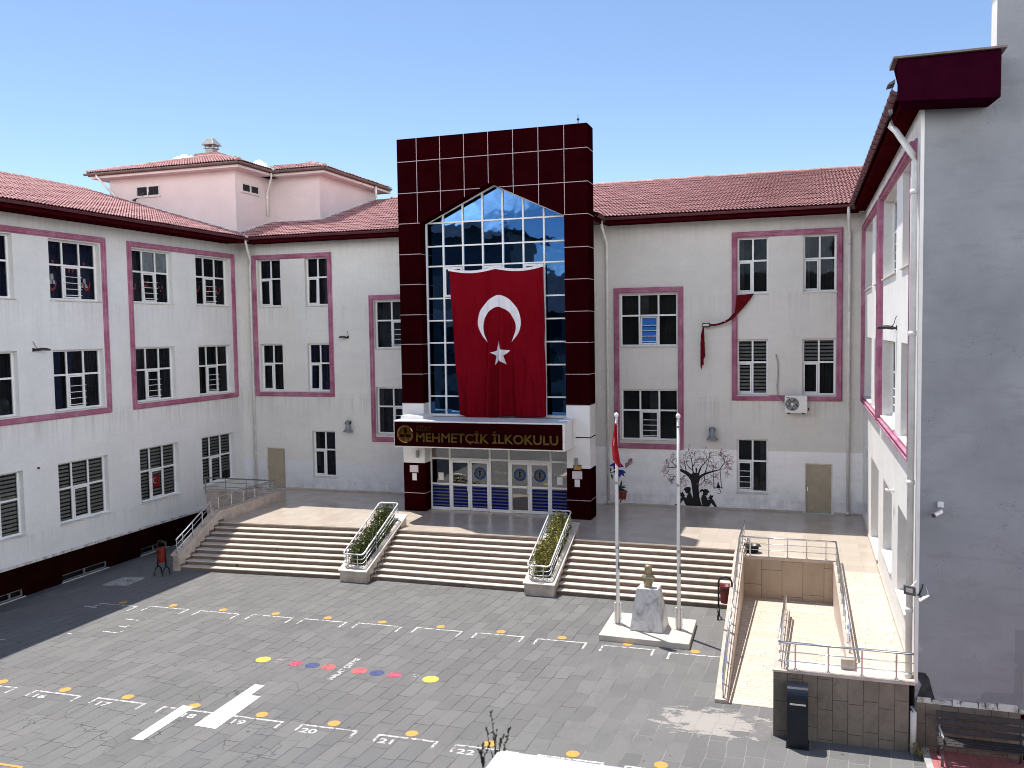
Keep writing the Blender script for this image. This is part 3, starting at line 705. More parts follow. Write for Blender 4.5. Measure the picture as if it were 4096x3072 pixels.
RW2 = [(-2.60,-1.37,10.27,12.53),(-.04,1.21,10.27,12.53),(-2.61,-1.38,6.14,8.41),(-.06,1.20,6.14,8.41),(-2.61,-1.37,2.09,4.32)]
window(MAIN, *RW2[0], 2, RM, sash=0, bars=False, back='room'); window(MAIN, *RW2[1], 2, RM, sash=0, bars=False, back='room')
window(MAIN, *RW2[2], 2, RM, sash=0, bars=False, back='room', blinds=allb(2)); window(MAIN, *RW2[3], 2, RM, sash=0, bars=False, back='room', blinds=[(0,0,1),(1,0,1)])
window(MAIN, *RW2[4], 2, RM, sash=0, bars=True, back='room')
facade(MAIN, -12.0, XR, .0, 13.34, RW3+RW2+[(.07,1.11,1.352,3.39)], RM, M['wallR'])
for a, b, z in ((-25.15,-24.07,3.35),(.07,1.11,3.39)):
    mb = MB(); MAIN.box(mb, a+.051, b-.051, 1.37, z-.051, -.16, -.10); o = mb.build('service_door', M['beige_door'], school, bevel=.01)
    mb = MB()
    for q in ((a,a+.05,1.355,z),(b-.05,b,1.355,z),(a+.05,b-.05,z-.05,z)): MAIN.box(mb, *q, -.20, -.06)
    mb.build('door_frame', M['sill'], o)
    mb = MB(); MAIN.box(mb, a+.08, a+.11, 2.25, 2.42, -.10, -.07); mb.build('door_handle', M['steel'], o)
band(MAIN, -25.60, -21.22, 5.89, 12.75); band(MAIN, -19.31, -16.35, 3.79, 10.66)
band(MAIN, -7.71, -4.77, 3.80, 10.64); band(MAIN, -2.81, 1.45, 5.90, 12.76)
mb = MB(); MAIN.box(mb, -26.3, -25.20, 1.36, 1.44, .0, .02); MAIN.box(mb, -24.02, -16.1, 1.36, 1.44, .0, .02); MAIN.box(mb, -8.0, .03, 1.36, 1.44, 0, .02); MAIN.box(mb, 1.15, 2.2, 1.36, 1.44, 0, .02)
build_split(mb, 'skirting', M['curb'], school)

# --- right wing (sunlit inner face) and its grey end wall
RR = .34
near = [(20.72,23.22),(24.72,28.52)]; far = [(29.62,31.78),(33.08,36.66)]
HR = [(a,b,c,d) for a, b in near+far for c, d in ((10.25,12.52),(6.20,8.46))]
H1 = [(34.35,36.30,2.06,4.38),(29.55,32.72,1.58,4.38),(25.16,27.82,2.32,4.42),(21.55,23.62,2.32,4.46)]
facade(RIGHT, YE, YF, .0, 13.34, HR+H1, RR, M['wallW'])
for h in HR: window(RIGHT, *h, 3, RR, sash=1, bars=True)
for h in H1: window(RIGHT, *h, 3, RR, sash=1, bars=False, low=.60)
band(RIGHT, 20.42, 28.83, 5.92, 12.76, out=.14); band(RIGHT, 29.30, 36.95, 5.92, 12.76, out=.14)
mb = MB(); mb.face([(XR,YE,-.1),(16,YE,-.1),(16,YE,13.34),(XR,YE,13.34)]); mb.face([(3.56,YE,13.34),(16,YE,13.34),(16,YE,24),(3.56,YE,24)])
mb.build('end_wall', M['end'], school)
mb = MB(); mb.box((XR-.012,YE-.02,1.42),(XR+.055,YE-.002,13.3)); mb.build('corner_trim', M['clad'], school)
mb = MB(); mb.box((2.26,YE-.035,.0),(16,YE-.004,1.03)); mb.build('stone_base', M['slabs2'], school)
mb = MB()   # broken render ledge above the stone base
x = 2.26
while x < 9:
    w_ = random.uniform(.12,.4); h = 1.03+random.uniform(.06,.17); dpt = random.uniform(.02,.06)
    mb.hexa([(x,YE-.01-dpt,1.032),(x+w_,YE-.01-dpt,1.032),(x+w_,YE,1.032),(x,YE,1.032),(x+.02,YE-.01-dpt*.6,h),(x+w_-.02,YE-.01-dpt*.6,h),(x+w_-.02,YE,h),(x+.02,YE,h)]); x += w_
mb.build('broken_ledge', M['ledge_strip'], school)
mb = MB(); mb.face([(2.24,YE-.006,1.04),(2.62,YE-.006,1.10),(2.56,YE-.006,1.3),(2.50,YE-.006,1.55),(2.42,YE-.006,1.66),(2.25,YE-.006,1.66),(2.27,YE-.006,1.55),(2.36,YE-.006,1.4)]); mb.build('fallen_render_patch', M['stain'], school)
# stair tower rising behind the end wall, out of the frame
mb = MB(); mb.box((3.555,YE+.01,13.3),(16,YE+.55,24)); mb.box((3.50,YE-.05,15.42),(16.1,YE+.6,15.5)); mb.build('stair_tower', M['wallW'], school)

# ------------------------------------------------------------------ eaves, gutters, roofs
SL = .295
def eave(pts, zs=13.30, over=None, mat_s='maroon_matt'):
    pass
def soffit(a, b, name='soffit'):   # a,b: opposite corners in plan
    mb = MB(); mb.box((a[0],a[1],13.28),(b[0],b[1],13.335)); return mb.build(name, M['maroon_matt'], school)
def gutter(pts, z=13.50, r=.095, mat='gutter', fascia=True, side=1, fh=.24, parent=None):
    """half-round gutter with straps, and the fascia board behind it"""
    P = [Vector((x, y, z)) for x, y in pts]; mb = MB(); n = 7
    for a, b in zip(P, P[1:]):
        d = (b-a).normalized(); out = Vector((d.y, -d.x, 0))*side
        for k in range(n):
            t0, t1 = pi*k/n, pi*(k+1)/n
            q = [a+out*(-cos(t)*r)+Vector((0,0,-sin(t)*r)) for t in (t0, t1)]; p = [b+out*(-cos(t)*r)+Vector((0,0,-sin(t)*r)) for t in (t0, t1)]
            mb.face([q[0], p[0], p[1], q[1]])
    st = mb
    for a, b in zip(P, P[1:]):
        Ln = (b-a).length; d = (b-a).normalized(); out = Vector((d.y, -d.x, 0))*side; i = .3
        while i < Ln:
            c = a+d*i; ring = [c+out*(-cos(pi*k/n)*(r+.012))+Vector((0,0,-sin(pi*k/n)*(r+.012))) for k in range(n+1)]
            for k in range(n):
                st.face([ring[k]-d*.02, ring[k]+d*.02, ring[k+1]+d*.02, ring[k+1]-d*.02])
            i += .62
    g = mb.build('gutter', M[mat], parent or school, smooth=False, recalc=False)
    so_ = g.modifiers.new('thick', 'SOLIDIFY'); so_.thickness = .012
    if fascia:
        fb = MB()
        for a, b in zip(P, P[1:]):
            d = (b-a).normalized(); out = Vector((d.y, -d.x, 0))*side
            q = a-out*(r+.03); p = b-out*(r+.03); q2 = q-out*.04; p2 = p-out*.04
            z0, z1 = z-fh, z+.06
            fb.hexa([(q.x,q.y,z0),(p.x,p.y,z0),(p2.x,p2.y,z0),(q2.x,q2.y,z0),(q.x,q.y,z1),(p.x,p.y,z1),(p2.x,p2.y,z1),(q2.x,q2.y,z1)])
        fb.build('fascia', M['maroon_matt'] if mat == 'gutter' else M['pent'], parent or school)
    return g
XE, YEV, XRE = -25.16, 36.38, 1.70
soffit((XL,14), (XE-.13, YEV+.1)); soffit((XE-.35, YEV+.13), (-15.4, YF)); soffit((-7.95, YEV+.13), (XRE+.3, YF)); soffit((XRE+.13, YE-.6), (XR, YEV+.3))
gutter([(XE, 14), (XE, YEV)], side=1); gutter([(XE, YEV), (-16.1, YEV)], side=1)
gutter([(-7.86, 34.98), (-7.86, YEV)], side=1); gutter([(-7.86, YEV), (XRE, YEV)], side=1); gutter([(XRE, YEV), (XRE, YE-.75)], side=1)
def pip(pts, r=.06, name='downpipe', mat='pipe', joints=()):
    mb = MB(); mb.tube(pts, r, 10)
    for z in joints:
        x, y = pts[-1][0], pts[-1][1]; mb.lathe([(r+.012, z-.05), (r+.012, z+.05)], (x, y, 0), 12)
    return mb.build(name, M[mat], school, smooth=True)
pip([(-25.25,YEV,13.42),(-25.25,YEV+.05,13.2),(-25.62,YF-.09,12.45),(-25.66,YF-.09,12.2),(-25.68,YF-.09,1.4)], joints=(12.1,9.4,6.3,3.05,1.45))
pip([(-8.0,YEV,13.42),(-8.0,YEV+.05,13.2),(-7.98,YF-.09,12.55),(-7.98,YF-.09,12.2),(-7.98,YF-.09,1.4)], joints=(12.1,9.4,6.3,3.4,1.45))
pip([(1.60,YEV,13.42),(1.60,YEV+.05,13.2),(1.68,YF-.09,12.55),(1.68,YF-.09,12.2),(1.68,YF-.09,1.4)], joints=(12.1,9.4,6.3,3.4,1.45))
pip([(XRE+.02,20.55,13.42),(XRE+.02,20.5,13.05),(XRE+.1,20.4,12.95),(2.10,20.02,12.35),(2.13,20.02,12.2),(2.13,20.02,1.42)], r=.068, joints=(11.6,8.7,5.6,2.9,1.5))
pip([(2.19,19.62,0),(2.19,19.62,.86),(2.19,19.70,.93)], r=.062)
mb = MB(); mb.box((-6.9,0,0),(0,0,0)) if False else None
mb = MB(); mb.box((-8.5,YF-.16,9.75),(-8.42,YF-.01,10.35)); mb.build('cable_box', M['pipe'], school)

def tile_roof(o, u, s, length, run, clips=(), name='roof', mat='tile', slope=SL, parent=None, pu=.155, pr=.40, skew=0):
    """profiled clay tiles: o = eave start, u = unit vector along the eave, s = horizontal unit vector up the slope"""
    o, u, s = Vector(o), Vector(u), Vector(s); bm = bmesh.new(); un = bmesh.new()
    nu = int(length/pu*6); rows = int(math.ceil(run/pr))
    hs = [.0, .030, .046, .048, .032, .004]
    for r in range(rows):   # every course is a sheet of its own, open and hollow at its lower lip
        rings = []; sag = random.uniform(-.006, .006)
        for t, lift in ((0, .036), (0, .052), (1.12, .0)):
            dist = min((r+t)*pr, run); ring = []
            for i in range(nu+1):
                k = i % 6; col = i//6
                ring.append(bm.verts.new(o+u*(length*i/nu)+s*dist+Vector((0,0,dist*slope+hs[k]+lift+sag+.007*sin(col*12.9898+r*4.1)))))
            rings.append(ring)
        for A, B in zip(rings, rings[1:]):
            for i in range(nu): bm.faces.new((A[i], A[i+1], B[i+1], B[i]))
    q = [un.verts.new(o+u*a_+s*b_+Vector((0,0,b_*slope-.012))) for a_, b_ in ((0,.02),(length,.02),(length,run),(0,run))]; un.faces.new(q)
    for pco, pno in clips: bmesh.ops.bisect_plane(un, geom=un.verts[:]+un.edges[:]+un.faces[:], plane_co=pco, plane_no=pno, clear_outer=True)
    um = bpy.data.meshes.new('underlay'); un.to_mesh(um); un.free(); um.materials.append(M['under'])
    # front edge thickness
    bm.verts.ensure_lookup_table()
    for pco, pno in clips:
        g = bm.verts[:]+bm.edges[:]+bm.faces[:]
        bmesh.ops.bisect_plane(bm, geom=g, plane_co=pco, plane_no=pno, clear_outer=True)
    me = bpy.data.meshes.new(name); bmesh.ops.recalc_face_normals(bm, faces=bm.faces); bm.to_mesh(me); bm.free()
    for f in me.polygons:
        if f.normal.z < 0: f.flip()
    me.materials.append(M[mat]); ob = bpy.data.objects.new(name, me); COL.objects.link(ob); put(ob, parent or school)
    uo = bpy.data.objects.new('underlay', um); COL.objects.link(uo); put(uo, ob); return ob
def ridge(p0, p1, parent, r=.13, step=.42):
    a, b = Vector(p0), Vector(p1); d = (b-a); n = max(1, int(d.length/step)); d.normalize(); mb = MB()
    side = d.cross(Vector((0,0,1))).normalized(); up = side.cross(d).normalized()
    for i in range(n):
        c0 = a+d*(i*(b-a).length/n-.03); c1 = a+d*((i+1)*(b-a).length/n+.02); A = []; B = []
        j = random.uniform(-.015, .015)
        for k in range(8):
            t = pi*k/7
            A.append(c0+side*cos(t)*(r*1.12)+up*(sin(t)*(r*1.12)-.03+j)); B.append(c1+side*cos(t)*r*.92+up*(sin(t)*r*.92-.03+j))
        for k in range(7): mb.face([A[k], A[k+1], B[k+1], B[k]])
        mb.face(A); mb.face(B)
    return mb.build('ridge_tiles', M['ridge'], parent)
zE = 13.52
main_r = tile_roof((-13.0, YEV+.03, zE), (1,0,0), (0,1,0), 16.3, 10.3, clips=[((-7.86,YEV,0),(-1,-1,0))])
ridge((-13, YEV+10.33, zE+10.3*SL+.02), (3.3, YEV+10.33, zE+10.3*SL+.02), main_r)
side_r = tile_roof((-7.83, 34.9, zE), (0,1,0), (-1,0,0), 6.0, 4, clips=[((-7.86,YEV,0), (1,1,0))])
main_l = tile_roof((-26.6, YEV+.03, zE), (1,0,0), (0,1,0), 10.6, 10.3, clips=[((XE,YEV,0), (-1,-1,0))])
ridge((-22.5, YEV+10.33, zE+10.3*SL+.02), (-15.5, YEV+10.33, zE+10.3*SL+.02), main_l)
left_r = tile_roof((XE-.03, 14, zE), (0,1,0), (-1,0,0), 23.6, 10.1, clips=[((XE,YEV,0), (1,1,0)), ((0,37.42,0),(0,1,0))])
ridge((XE-10.13, 14, zE+10.1*SL+.02), (XE-10.13, 37.4, zE+10.1*SL+.02), left_r)
mb = MB()   # back slopes, unseen but closing the roofs
mb.face([(-35.3,14,16.48),(-35.3,47,16.48),(-45.4,47,13.5),(-45.4,14,13.5)]); mb.face([(-26.4,14.0,0),(-45.4,14,0),(-45.4,14,13.5),(-35.3,14,16.48),(-25.3,14,13.5),(-26.4,14,13.3)]); mb.face([(-35,46.71,16.54),(12,46.71,16.54),(12,57,13.5),(-35,57,13.5)])
mb.face([(XRE,YE+.02,zE),(XRE,47,zE),(12,47,16.5),(12,YE+.02,16.5)])
mb.build('roof', M['opp_roof'], school)
# valley flashing and abutment flashing round the penthouse
def strip(pts, name='flashing', mat='flash', r=.05):
    mb = MB(); mb.tube(pts, r, 6); return mb.build(name, M[mat], school)
# penthouse over the stair core
pent = None
zP = 16.98
mb = MB()
mb.prism([(-34.0,37.40,12.9),(-26.42,37.40,12.9),(-26.42,47,12.9),(-34.0,47,12.9)], (0,0,zP-12.9))
pent = mb.build('penthouse', M['pent'], school)
mb = MB(); mb.prism([(-26.41,40.3,13.4),(-23.45,40.3,13.4),(-23.45,46.6,13.4),(-26.41,46.6,13.4)], (0,0,zP-13.4)); mb.build('penthouse', M['pent'], school)
def cornice(x0, x1, y0, y1):
    mb = MB(); mb.box((x0-.62,y0-.62,zP-.02),(x1+.62,y1+.62,zP+.09)); mb.build('eaves_slab', M['pent'], school); mb = MB(); mb.box((x0-.74,y0-.66,zP+.092),(x1+.66,y1+.6,zP+.27)); return mb.build('eaves_board', M['gutter_old'], school)
cornice(-34.0,-26.42,37.40,46.5); cornice(-26.3,-23.45,40.3,46.6)
gutter([(-34.85,36.62),(-25.64,36.62),(-25.64,39.52)], z=17.19, mat='gutter_old', fascia=False)
gutter([(-25.64,39.52),(-22.68,39.52),(-22.68,47.0)], z=17.19, mat='gutter_old', fascia=False)
zr = 17.22; cx = -30.22; half = 4.6
h1 = tile_roof((-34.85,36.64,zr), (1,0,0), (0,1,0), 9.2, 4.6, clips=[((-34.85,36.64,0),(-1,1,0)), ((-25.65,36.64,0),(1,1,0))])
h2 = tile_roof((-25.66,36.64,zr), (0,1,0), (-1,0,0), 10.4, 4.6, clips=[((-25.65,36.64,0),(-1,-1,0)), ((-25.65,39.5,0),(1,1,0))])
h3 = tile_roof((-26.9,39.54,zr), (1,0,0), (0,1,0), 4.2, 2.2, clips=[((-22.7,39.54,0),(1,1,0)), ((-25.65,39.54,0),(-1,-1,0))])
h4 = tile_roof((-22.70,39.54,zr), (0,1,0), (-1,0,0), 7.6, 2.2, clips=[((-22.7,39.54,0),(-1,-1,0))])
ridge((-25.72,36.75,zr+.06), (-30.2,41.2,zr+4.58*SL+.05), h1); ridge((-34.78,36.75,zr+.06), (-30.3,41.2,zr+4.58*SL+.05), h1); ridge((-30.22,41.2,zr+4.6*SL+.03), (-30.22,47,zr+4.6*SL+.03), h2)
ridge((-22.77,39.65,zr+.06), (-24.85,41.7,zr+2.15*SL+.05), h3); ridge((-24.87,41.7,zr+2.2*SL+.03), (-24.87,47,zr+2.2*SL+.03), h4)
strip([(-25.62,39.5,zr+.05),(-27.9,41.75,zr+2.25*SL+.06)], r=.07)
strip([(-34.0,37.36,zE+8.75*SL+.05),(-26.42,37.36,zE+1.2*SL+.06)], r=.07); strip([(-26.38,37.36,zE+1.0*SL+.04),(-26.38,40.26,zE+3.9*SL+.05),(-23.42,40.26,zE+3.9*SL+.05),(-23.41,46.5,zE+10.1*SL+.04)], r=.06)
strip([(XE,YEV,zE+.02),(-26.4,37.4,zE+1.2*SL)], r=.07)
def small_window(f, u0, u1, z0, z1):
    mb = MB(); f.box(mb, u0-.06, u1+.06, z0-.05, z0, -.0, .07); f.box(mb, u0, u1, z0, z0+.06, 0, .04); f.box(mb, u0, u1, z1-.06, z1, 0, .04)
    for a, b in ((u0,u0+.06),(u1-.06,u1),((u0+u1)/2-.05,(u0+u1)/2+.05)): f.box(mb, a, b, z0+.06, z1-.06, 0, .045)
    o = mb.build('vent_window', M['frame_old'], pent)
    mb = MB(); f.box(mb, u0+.06, u1-.06, z0+.06, z1-.06, -.01, .012); mb.build('pane', M['curtain'], o)
small_window(F('x', 37.40, -1), -32.32, -30.87, 15.98, 16.52); small_window(F('y', -26.42, 1), 37.9, 39.35, 15.98, 16.42)
pip([(-34.1,36.62,17.1),(-34.05,36.62,16.98),(-33.62,37.30,16.12),(-33.58,37.30,16.02)], r=.055)
pip([(-25.72,39.45,17.1),(-25.74,39.5,16.9),(-26.32,39.95,16.2),(-26.34,39.98,16.0),(-26.34,39.98,15.0)], r=.05, joints=(15.9,))
pip([(-22.75,45.2,17.1),(-22.75,45.2,16.45)], r=.07)
# chimney
mb = MB(); mb.box((-31.75,41.3,18.2),(-30.25,42.1,18.84)); ch = mb.build('chimney', M['ridge'], pent)
mb = MB(); mb.box((-31.14,41.47,18.84),(-30.68,41.93,19.1)); mb.box((-31.22,41.40,19.1),(-30.60,42.0,19.14))
for x in (-31.18,-30.68):
    for y in (41.45,41.89): mb.box((x,y,19.14),(x+.06,y+.06,19.30))
mb.build('flue', M['zinc'], ch)
mb = MB(); mb.hexa([(-31.32,41.30,19.29),(-30.48,41.30,19.29),(-30.48,42.10,19.29),(-31.32,42.10,19.29),(-31.06,41.55,19.68),(-30.76,41.55,19.68),(-30.76,41.85,19.68),(-31.06,41.85,19.68)]); mb.build('cowl', M['zinc'], ch, bevel=.02)

# gable-end fascia box of the right wing
mb = MB(); mb.hexa([(1.70,YE-.80,13.22),(3.50,YE-.80,13.13),(3.42,YE-.01,13.13),(1.9,YE-.01,13.2),(1.70,YE-.80,14.02),(3.50,YE-.80,14.02),(3.50,YE-.01,14.02),(1.70,YE-.01,14.02)])
gb = mb.build('gable_fascia', M['maroon_end'], school, bevel=.02)
mb = MB(); mb.hexa([(1.62,YE-.88,14.022),(3.58,YE-.88,14.022),(3.58,YE-.005,14.022),(1.62,YE-.005,14.022),(1.62,YE-.88,14.06),(3.58,YE-.88,14.06),(3.58,YE-.005,14.12),(1.62,YE-.005,14.12)]); mb.build('capping', M['gutter_old'], gb)
mb = MB(); mb.hexa([(XRE-.16,YE-.6,13.60),(XRE-.02,YE-.6,13.63),(XRE-.02,YE-.2,13.63),(XRE-.16,YE-.2,13.60),(XRE-.13,YE-.6,13.64),(XRE-.02,YE-.6,13.70),(XRE-.02,YE-.2,13.70),(XRE-.13,YE-.2,13.64)]); mb.build('loose_sheet', M['cast'], gb)

# ------------------------------------------------------------------ entrance tower
TY, TB, TT = 33.97, 34.97, 16.89
xl, xa, xb, xr = -16.10, -15.12, -8.96, -8.00; xm = (xa+xb)/2
ARCH = (13.40, 14.85)
pts = [(xl,5.92),(xa,5.92),(xa,ARCH[0]),(xm,ARCH[1]),(xb,ARCH[0]),(xb,5.92),(xr,5.92),(xr,TT),(xl,TT)]
mb = MB(); mb.prism([(x,TY,z) for x, z in pts], (0,TB-TY,0))
tower = mb.build('entrance_tower', M['maroon'], school, bevel=.012)
mb = MB()
for a, b in ((xl,xa),(xb,xr)): mb.box((a,TY,3.40),(b,TB,5.915))
build_split(mb, 'white_cladding', M['clad'], tower, bevel=.012)
mb = MB()
for a, b in ((xl,xa),(xb,xr)): mb.box((a,TY,ZT-.02),(b,TB,3.395))
build_split(mb, 'lower_cladding', M['maroon'], tower, bevel=.012)
mb = MB(); e = .007; jw = .013
def hj(x0, x1, z, side=True, sl=False):
    mb.box((x0-e,TY-e,z-jw),(x1+e,TY+.004,z+jw))
for z in (15.95,): hj(xl, xr, z)
hj(xl, xm-.42, 14.66); hj(xm+.42, xr, 14.66)
for z in (13.41,12.14,10.89,9.63,8.40,7.15,2.12):
    hj(xl, xa, z); hj(xb, xr, z)
hj(xl, xa, 5.92); hj(xb, xr, 5.92)
for z in (15.95,14.66,13.41,12.14,10.89,9.63,8.40,7.15,5.92,2.12):
    mb.box((xr-.004,TY+.006,z-jw),(xr+e,TB,z+jw)); 
    if z < 13.3: mb.box((xa-.004,TY+.006,z-jw),(xa+e,34.55,z+jw))
for x in (-15.21,-14.17,-13.12,-12.08,-11.03,-9.98,-8.93):
    zb = ARCH[1]-(ARCH[1]-ARCH[0])/((xb-xa)/2)*abs(x-xm) if xa < x < xb else ARCH[0]
    mb.box((x-jw,TY-e+.002,zb+.01),(x+jw,TY+.004,TT-.005))
build_split(mb, 'panel_joint', M['joint'], tower)
mb = MB(); mb.box((xl-.008,TY-.008,4.62),(xa,TY+.004,4.66)); mb.box((xb,TY-.008,4.62),(xr+.008,TY+.004,4.66)); mb.box((xr-.004,TY+.005,4.62),(xr+.008,TB,4.66)); build_split(mb, 'dark_joint', M['maroon'], tower)
mb = MB(); mb.prism([(x,TB+.01,z) for x, z in ((-15.0,1.35),(-9.1,1.35),(-9.1,13.5),(-15.0,13.5))], (0,3.0,0)); 
mb.build('tower_body', M['wall'], tower)
# curtain wall
GY = 34.58
cols = [-15.12]+[-15.20+.876*i for i in range(1,7)]+[-8.96]
rows = [5.40,6.19,7.51,8.44,9.37,10.30,11.64,12.47,13.44]
def zarch(x): return 14.83-(14.83-13.42)/((xb-xa)/2)*abs(x-xm)
mb = MB(); t = .034
for i, x in enumerate(cols):
    z1 = zarch(x)-.01
    a, b = (x-t, x+t) if 0 < i < 7 else ((x, x+.07) if i == 0 else (x-.07, x))
    mb.box((a,GY-.06,5.40),(b,GY+.03,max(z1,13.42)))
for k, z in enumerate(rows):
    t2 = .045 if k == 0 else .03
    mb.box((xa+.07,GY-.056,z-t2),(xb-.07,GY+.03,z+t2))
for sgn in (-1, 1):
    x0 = xa if sgn < 0 else xb
    mb.hexa([(x0,GY-.065,13.38),(xm,GY-.065,14.78),(xm,GY+.03,14.78),(x0,GY+.03,13.38),(x0,GY-.065,13.47),(xm,GY-.065,14.87),(xm,GY+.03,14.87),(x0,GY+.03,13.47)])
cw = mb.build('curtain_wall', M['frame'], tower)
for i in range(7):   # each glass cell slightly out of true, so that its reflection breaks at the mullions
    for k in range(9):
        a, b = cols[i]+.03, cols[i+1]-.03; z0 = rows[k]+.03
        j = [random.uniform(-.010,.010) for _ in range(4)]
        g = MB()
        if k < 8: q = [(a,z0),(b,z0),(b,rows[k+1]-.03),(a,rows[k+1]-.03)]
        else:
            if zarch(a)-z0 < .05 and zarch(b)-z0 < .05: continue
            q = [(a,z0),(b,z0),(b,zarch(b)-.03),(a,zarch(a)-.03)]
            if a < xm < b: q = [(a,z0),(b,z0),(b,zarch(b)-.03),(xm,zarch(xm)-.03),(a,zarch(a)-.03)]
            q = [(x, max(z, z0)) for x, z in q]
        tx, tz = random.uniform(-.006,.006), random.uniform(-.006,.006); mx, mz = (a+b)/2, z0+.4
        g.face([(x, GY+(x-mx)*tx+(z-mz)*tz, z) for x, z in q]); o = g.build('glass_cell', M['blue_glass'], cw, recalc=False)
        for f in o.data.polygons:
            if f.normal.y > 0: f.flip()
mb = MB()   # opening lights behind the flag
for a, b in ((cols[1],cols[2]),(cols[3],cols[4]),(cols[5],cols[6])):
    for q in ((a+.05,b-.05,10.36,10.44),(a+.05,b-.05,11.50,11.59),(a+.05,a+.12,10.44,11.50),(b-.12,b-.05,10.44,11.50)): mb.box((q[0],GY-.10,q[2]),(q[1],GY-.065,q[3]))
build_split(mb, 'opening_light', M['frame'], cw)
mb = MB(); mb.box((xa,GY-.05,5.10),(xb,GY+.1,5.35)); 
mb.build('stone_band', marble_tiles('stone_band_grey', (.30,.27,.25), .92, 9, .006, (.12,.11,.10), .6, vert='X', dirt=(.2,.18,.16)), tower)
# glazed entrance screen
DY = 34.62
mb = MB()
V = [(-15.12,-15.06),(-14.27,-14.19),(-12.47,-12.39),(-11.63,-11.55),(-9.83,-9.76),(-9.03,-8.96)]
for a, b in V: mb.box((a,DY-.05,ZT),(b,DY+.05,4.75))
mb.box((-15.06,DY-.052,3.50),(-9.03,DY+.05,3.575)); mb.box((-15.06,DY-.052,4.25),(-9.03,DY+.05,4.75))
fixed = [(-15.06,-14.27),(-12.39,-11.63),(-9.76,-9.03)]
for a, b in fixed:
    mb.box((a,DY-.048,2.41),(b,DY+.05,2.485)); mb.box((a,DY-.048,ZT),(b,DY+.05,ZT+.11))
scr = mb.build('entrance_screen', M['frame'], tower)
g = MB()
for a, b in fixed: g.box((a,DY-.01,2.485),(b,DY,3.50))
for a, b in ((-15.06,-14.27),(-14.19,-12.47),(-12.39,-11.63),(-11.55,-9.83),(-9.76,-9.03)): g.box((a,DY-.01,3.575),(b,DY,4.25))
build_split(g, 'pane', M['door_glass'], scr)
g = MB()
for a, b in fixed: g.box((a,DY-.01,ZT+.11),(b,DY,2.41))
build_split(g, 'striped_film', M['film'], scr)
def logo(x, z, y, parent):
    mb = MB(); mb.lathe([(.262,0),(.262,-.004)], (x,y,z), 32, 'y'); o = mb.build('emblem', M['logo_blue'], parent)
    mb = MB(); mb.lathe([(.178,-.0045),(.178,-.0065)], (x,y,z), 32, 'y'); mb.build('emblem_centre', M['logo_pale'], o)
    mb = MB(); s = .16/100
    P = [(-18,88),(-8,98),(2,88),(0,72),(10,62),(40,88),(46,82),(22,46),(14,30),(22,-10),(42,-62),(50,-70),(24,-72),(10,-20),(4,-14),(0,-68),(8,-74),(-22,-74),(-20,-66),(-14,0),(-22,40),(-26,62),(-16,72)]
    mb.face([(x+px*s, y-.0072, z+pz*s) for px, pz in P]); mb.build('emblem_figure', M['logo_dark'], o)
    mb = MB()
    for i in range(19):   # ring of small letters
        a = R(205-230*i/18); r = .222; h = .016
        c = (x+r*cos(a), z+r*sin(a)); mb.face([(c[0]-h*.6,y-.0048,c[1]-h),(c[0]+h*.6,y-.0048,c[1]-h),(c[0]+h*.5,y-.0048,c[1]+h),(c[0]-h*.5,y-.0048,c[1]+h)])
    mb.build('emblem_lettering', M['logo_pale'], o)
    t = text_mesh('SİİRT', .075, 'emblem_lettering', M['logo_pale'], o, Matrix.Translation((x, y-.005, z-.247)) @ Matrix.Rotation(R(90), 4, 'X'))
leaves = [(-14.185,-13.335,1,False),(-13.325,-12.475,-1,True),(-11.545,-10.70,1,True),(-10.69,-9.835,-1,True)]
for i, (a, b, hs_, em) in enumerate(leaves):
    mb = MB(); f = .085
    mb.box((a,DY-.075,ZT+.01),(a+f,DY-.02,3.495)); mb.box((b-f,DY-.075,ZT+.01),(b,DY-.02,3.495))
    for z0, z1 in ((ZT+.01,ZT+.13),(2.40,2.49),(3.38,3.495)): mb.box((a+f,DY-.072,z0),(b-f,DY-.02,z1))
    d = mb.build('entrance_door', M['frame'], tower, bevel=.008)
    g = MB(); g.box((a+f,DY-.045,2.49),(b-f,DY-.04,3.38)); g.build('pane', M['door_glass'], d)
    g = MB(); g.box((a+f,DY-.045,ZT+.13),(b-f,DY-.04,2.40)); g.build('striped_film' if i != 2 else 'pane', M['film'] if i != 2 else M['door_glass'], d)
    if i in (0, 2):
        hx = b-.045; mb = MB(); mb.tube([(hx,DY-.075,2.12),(hx-.03,DY-.13,2.2),(hx-.05,DY-.14,2.37),(hx-.03,DY-.13,2.55),(hx,DY-.075,2.63)], .016, 8); mb.build('door_handle', M['clad'], d, smooth=True)
    if em: logo((a+b)/2+(.02 if i == 1 else 0), 2.95, DY-.0455, tower)
# notices taped inside the side lights
for x in (-14.66,-9.42):
    mb = MB(); mb.box((x-.12,DY-.014,2.60),(x+.12,DY-.011,2.92)); mb.build('taped_notice', M['paper'], scr)
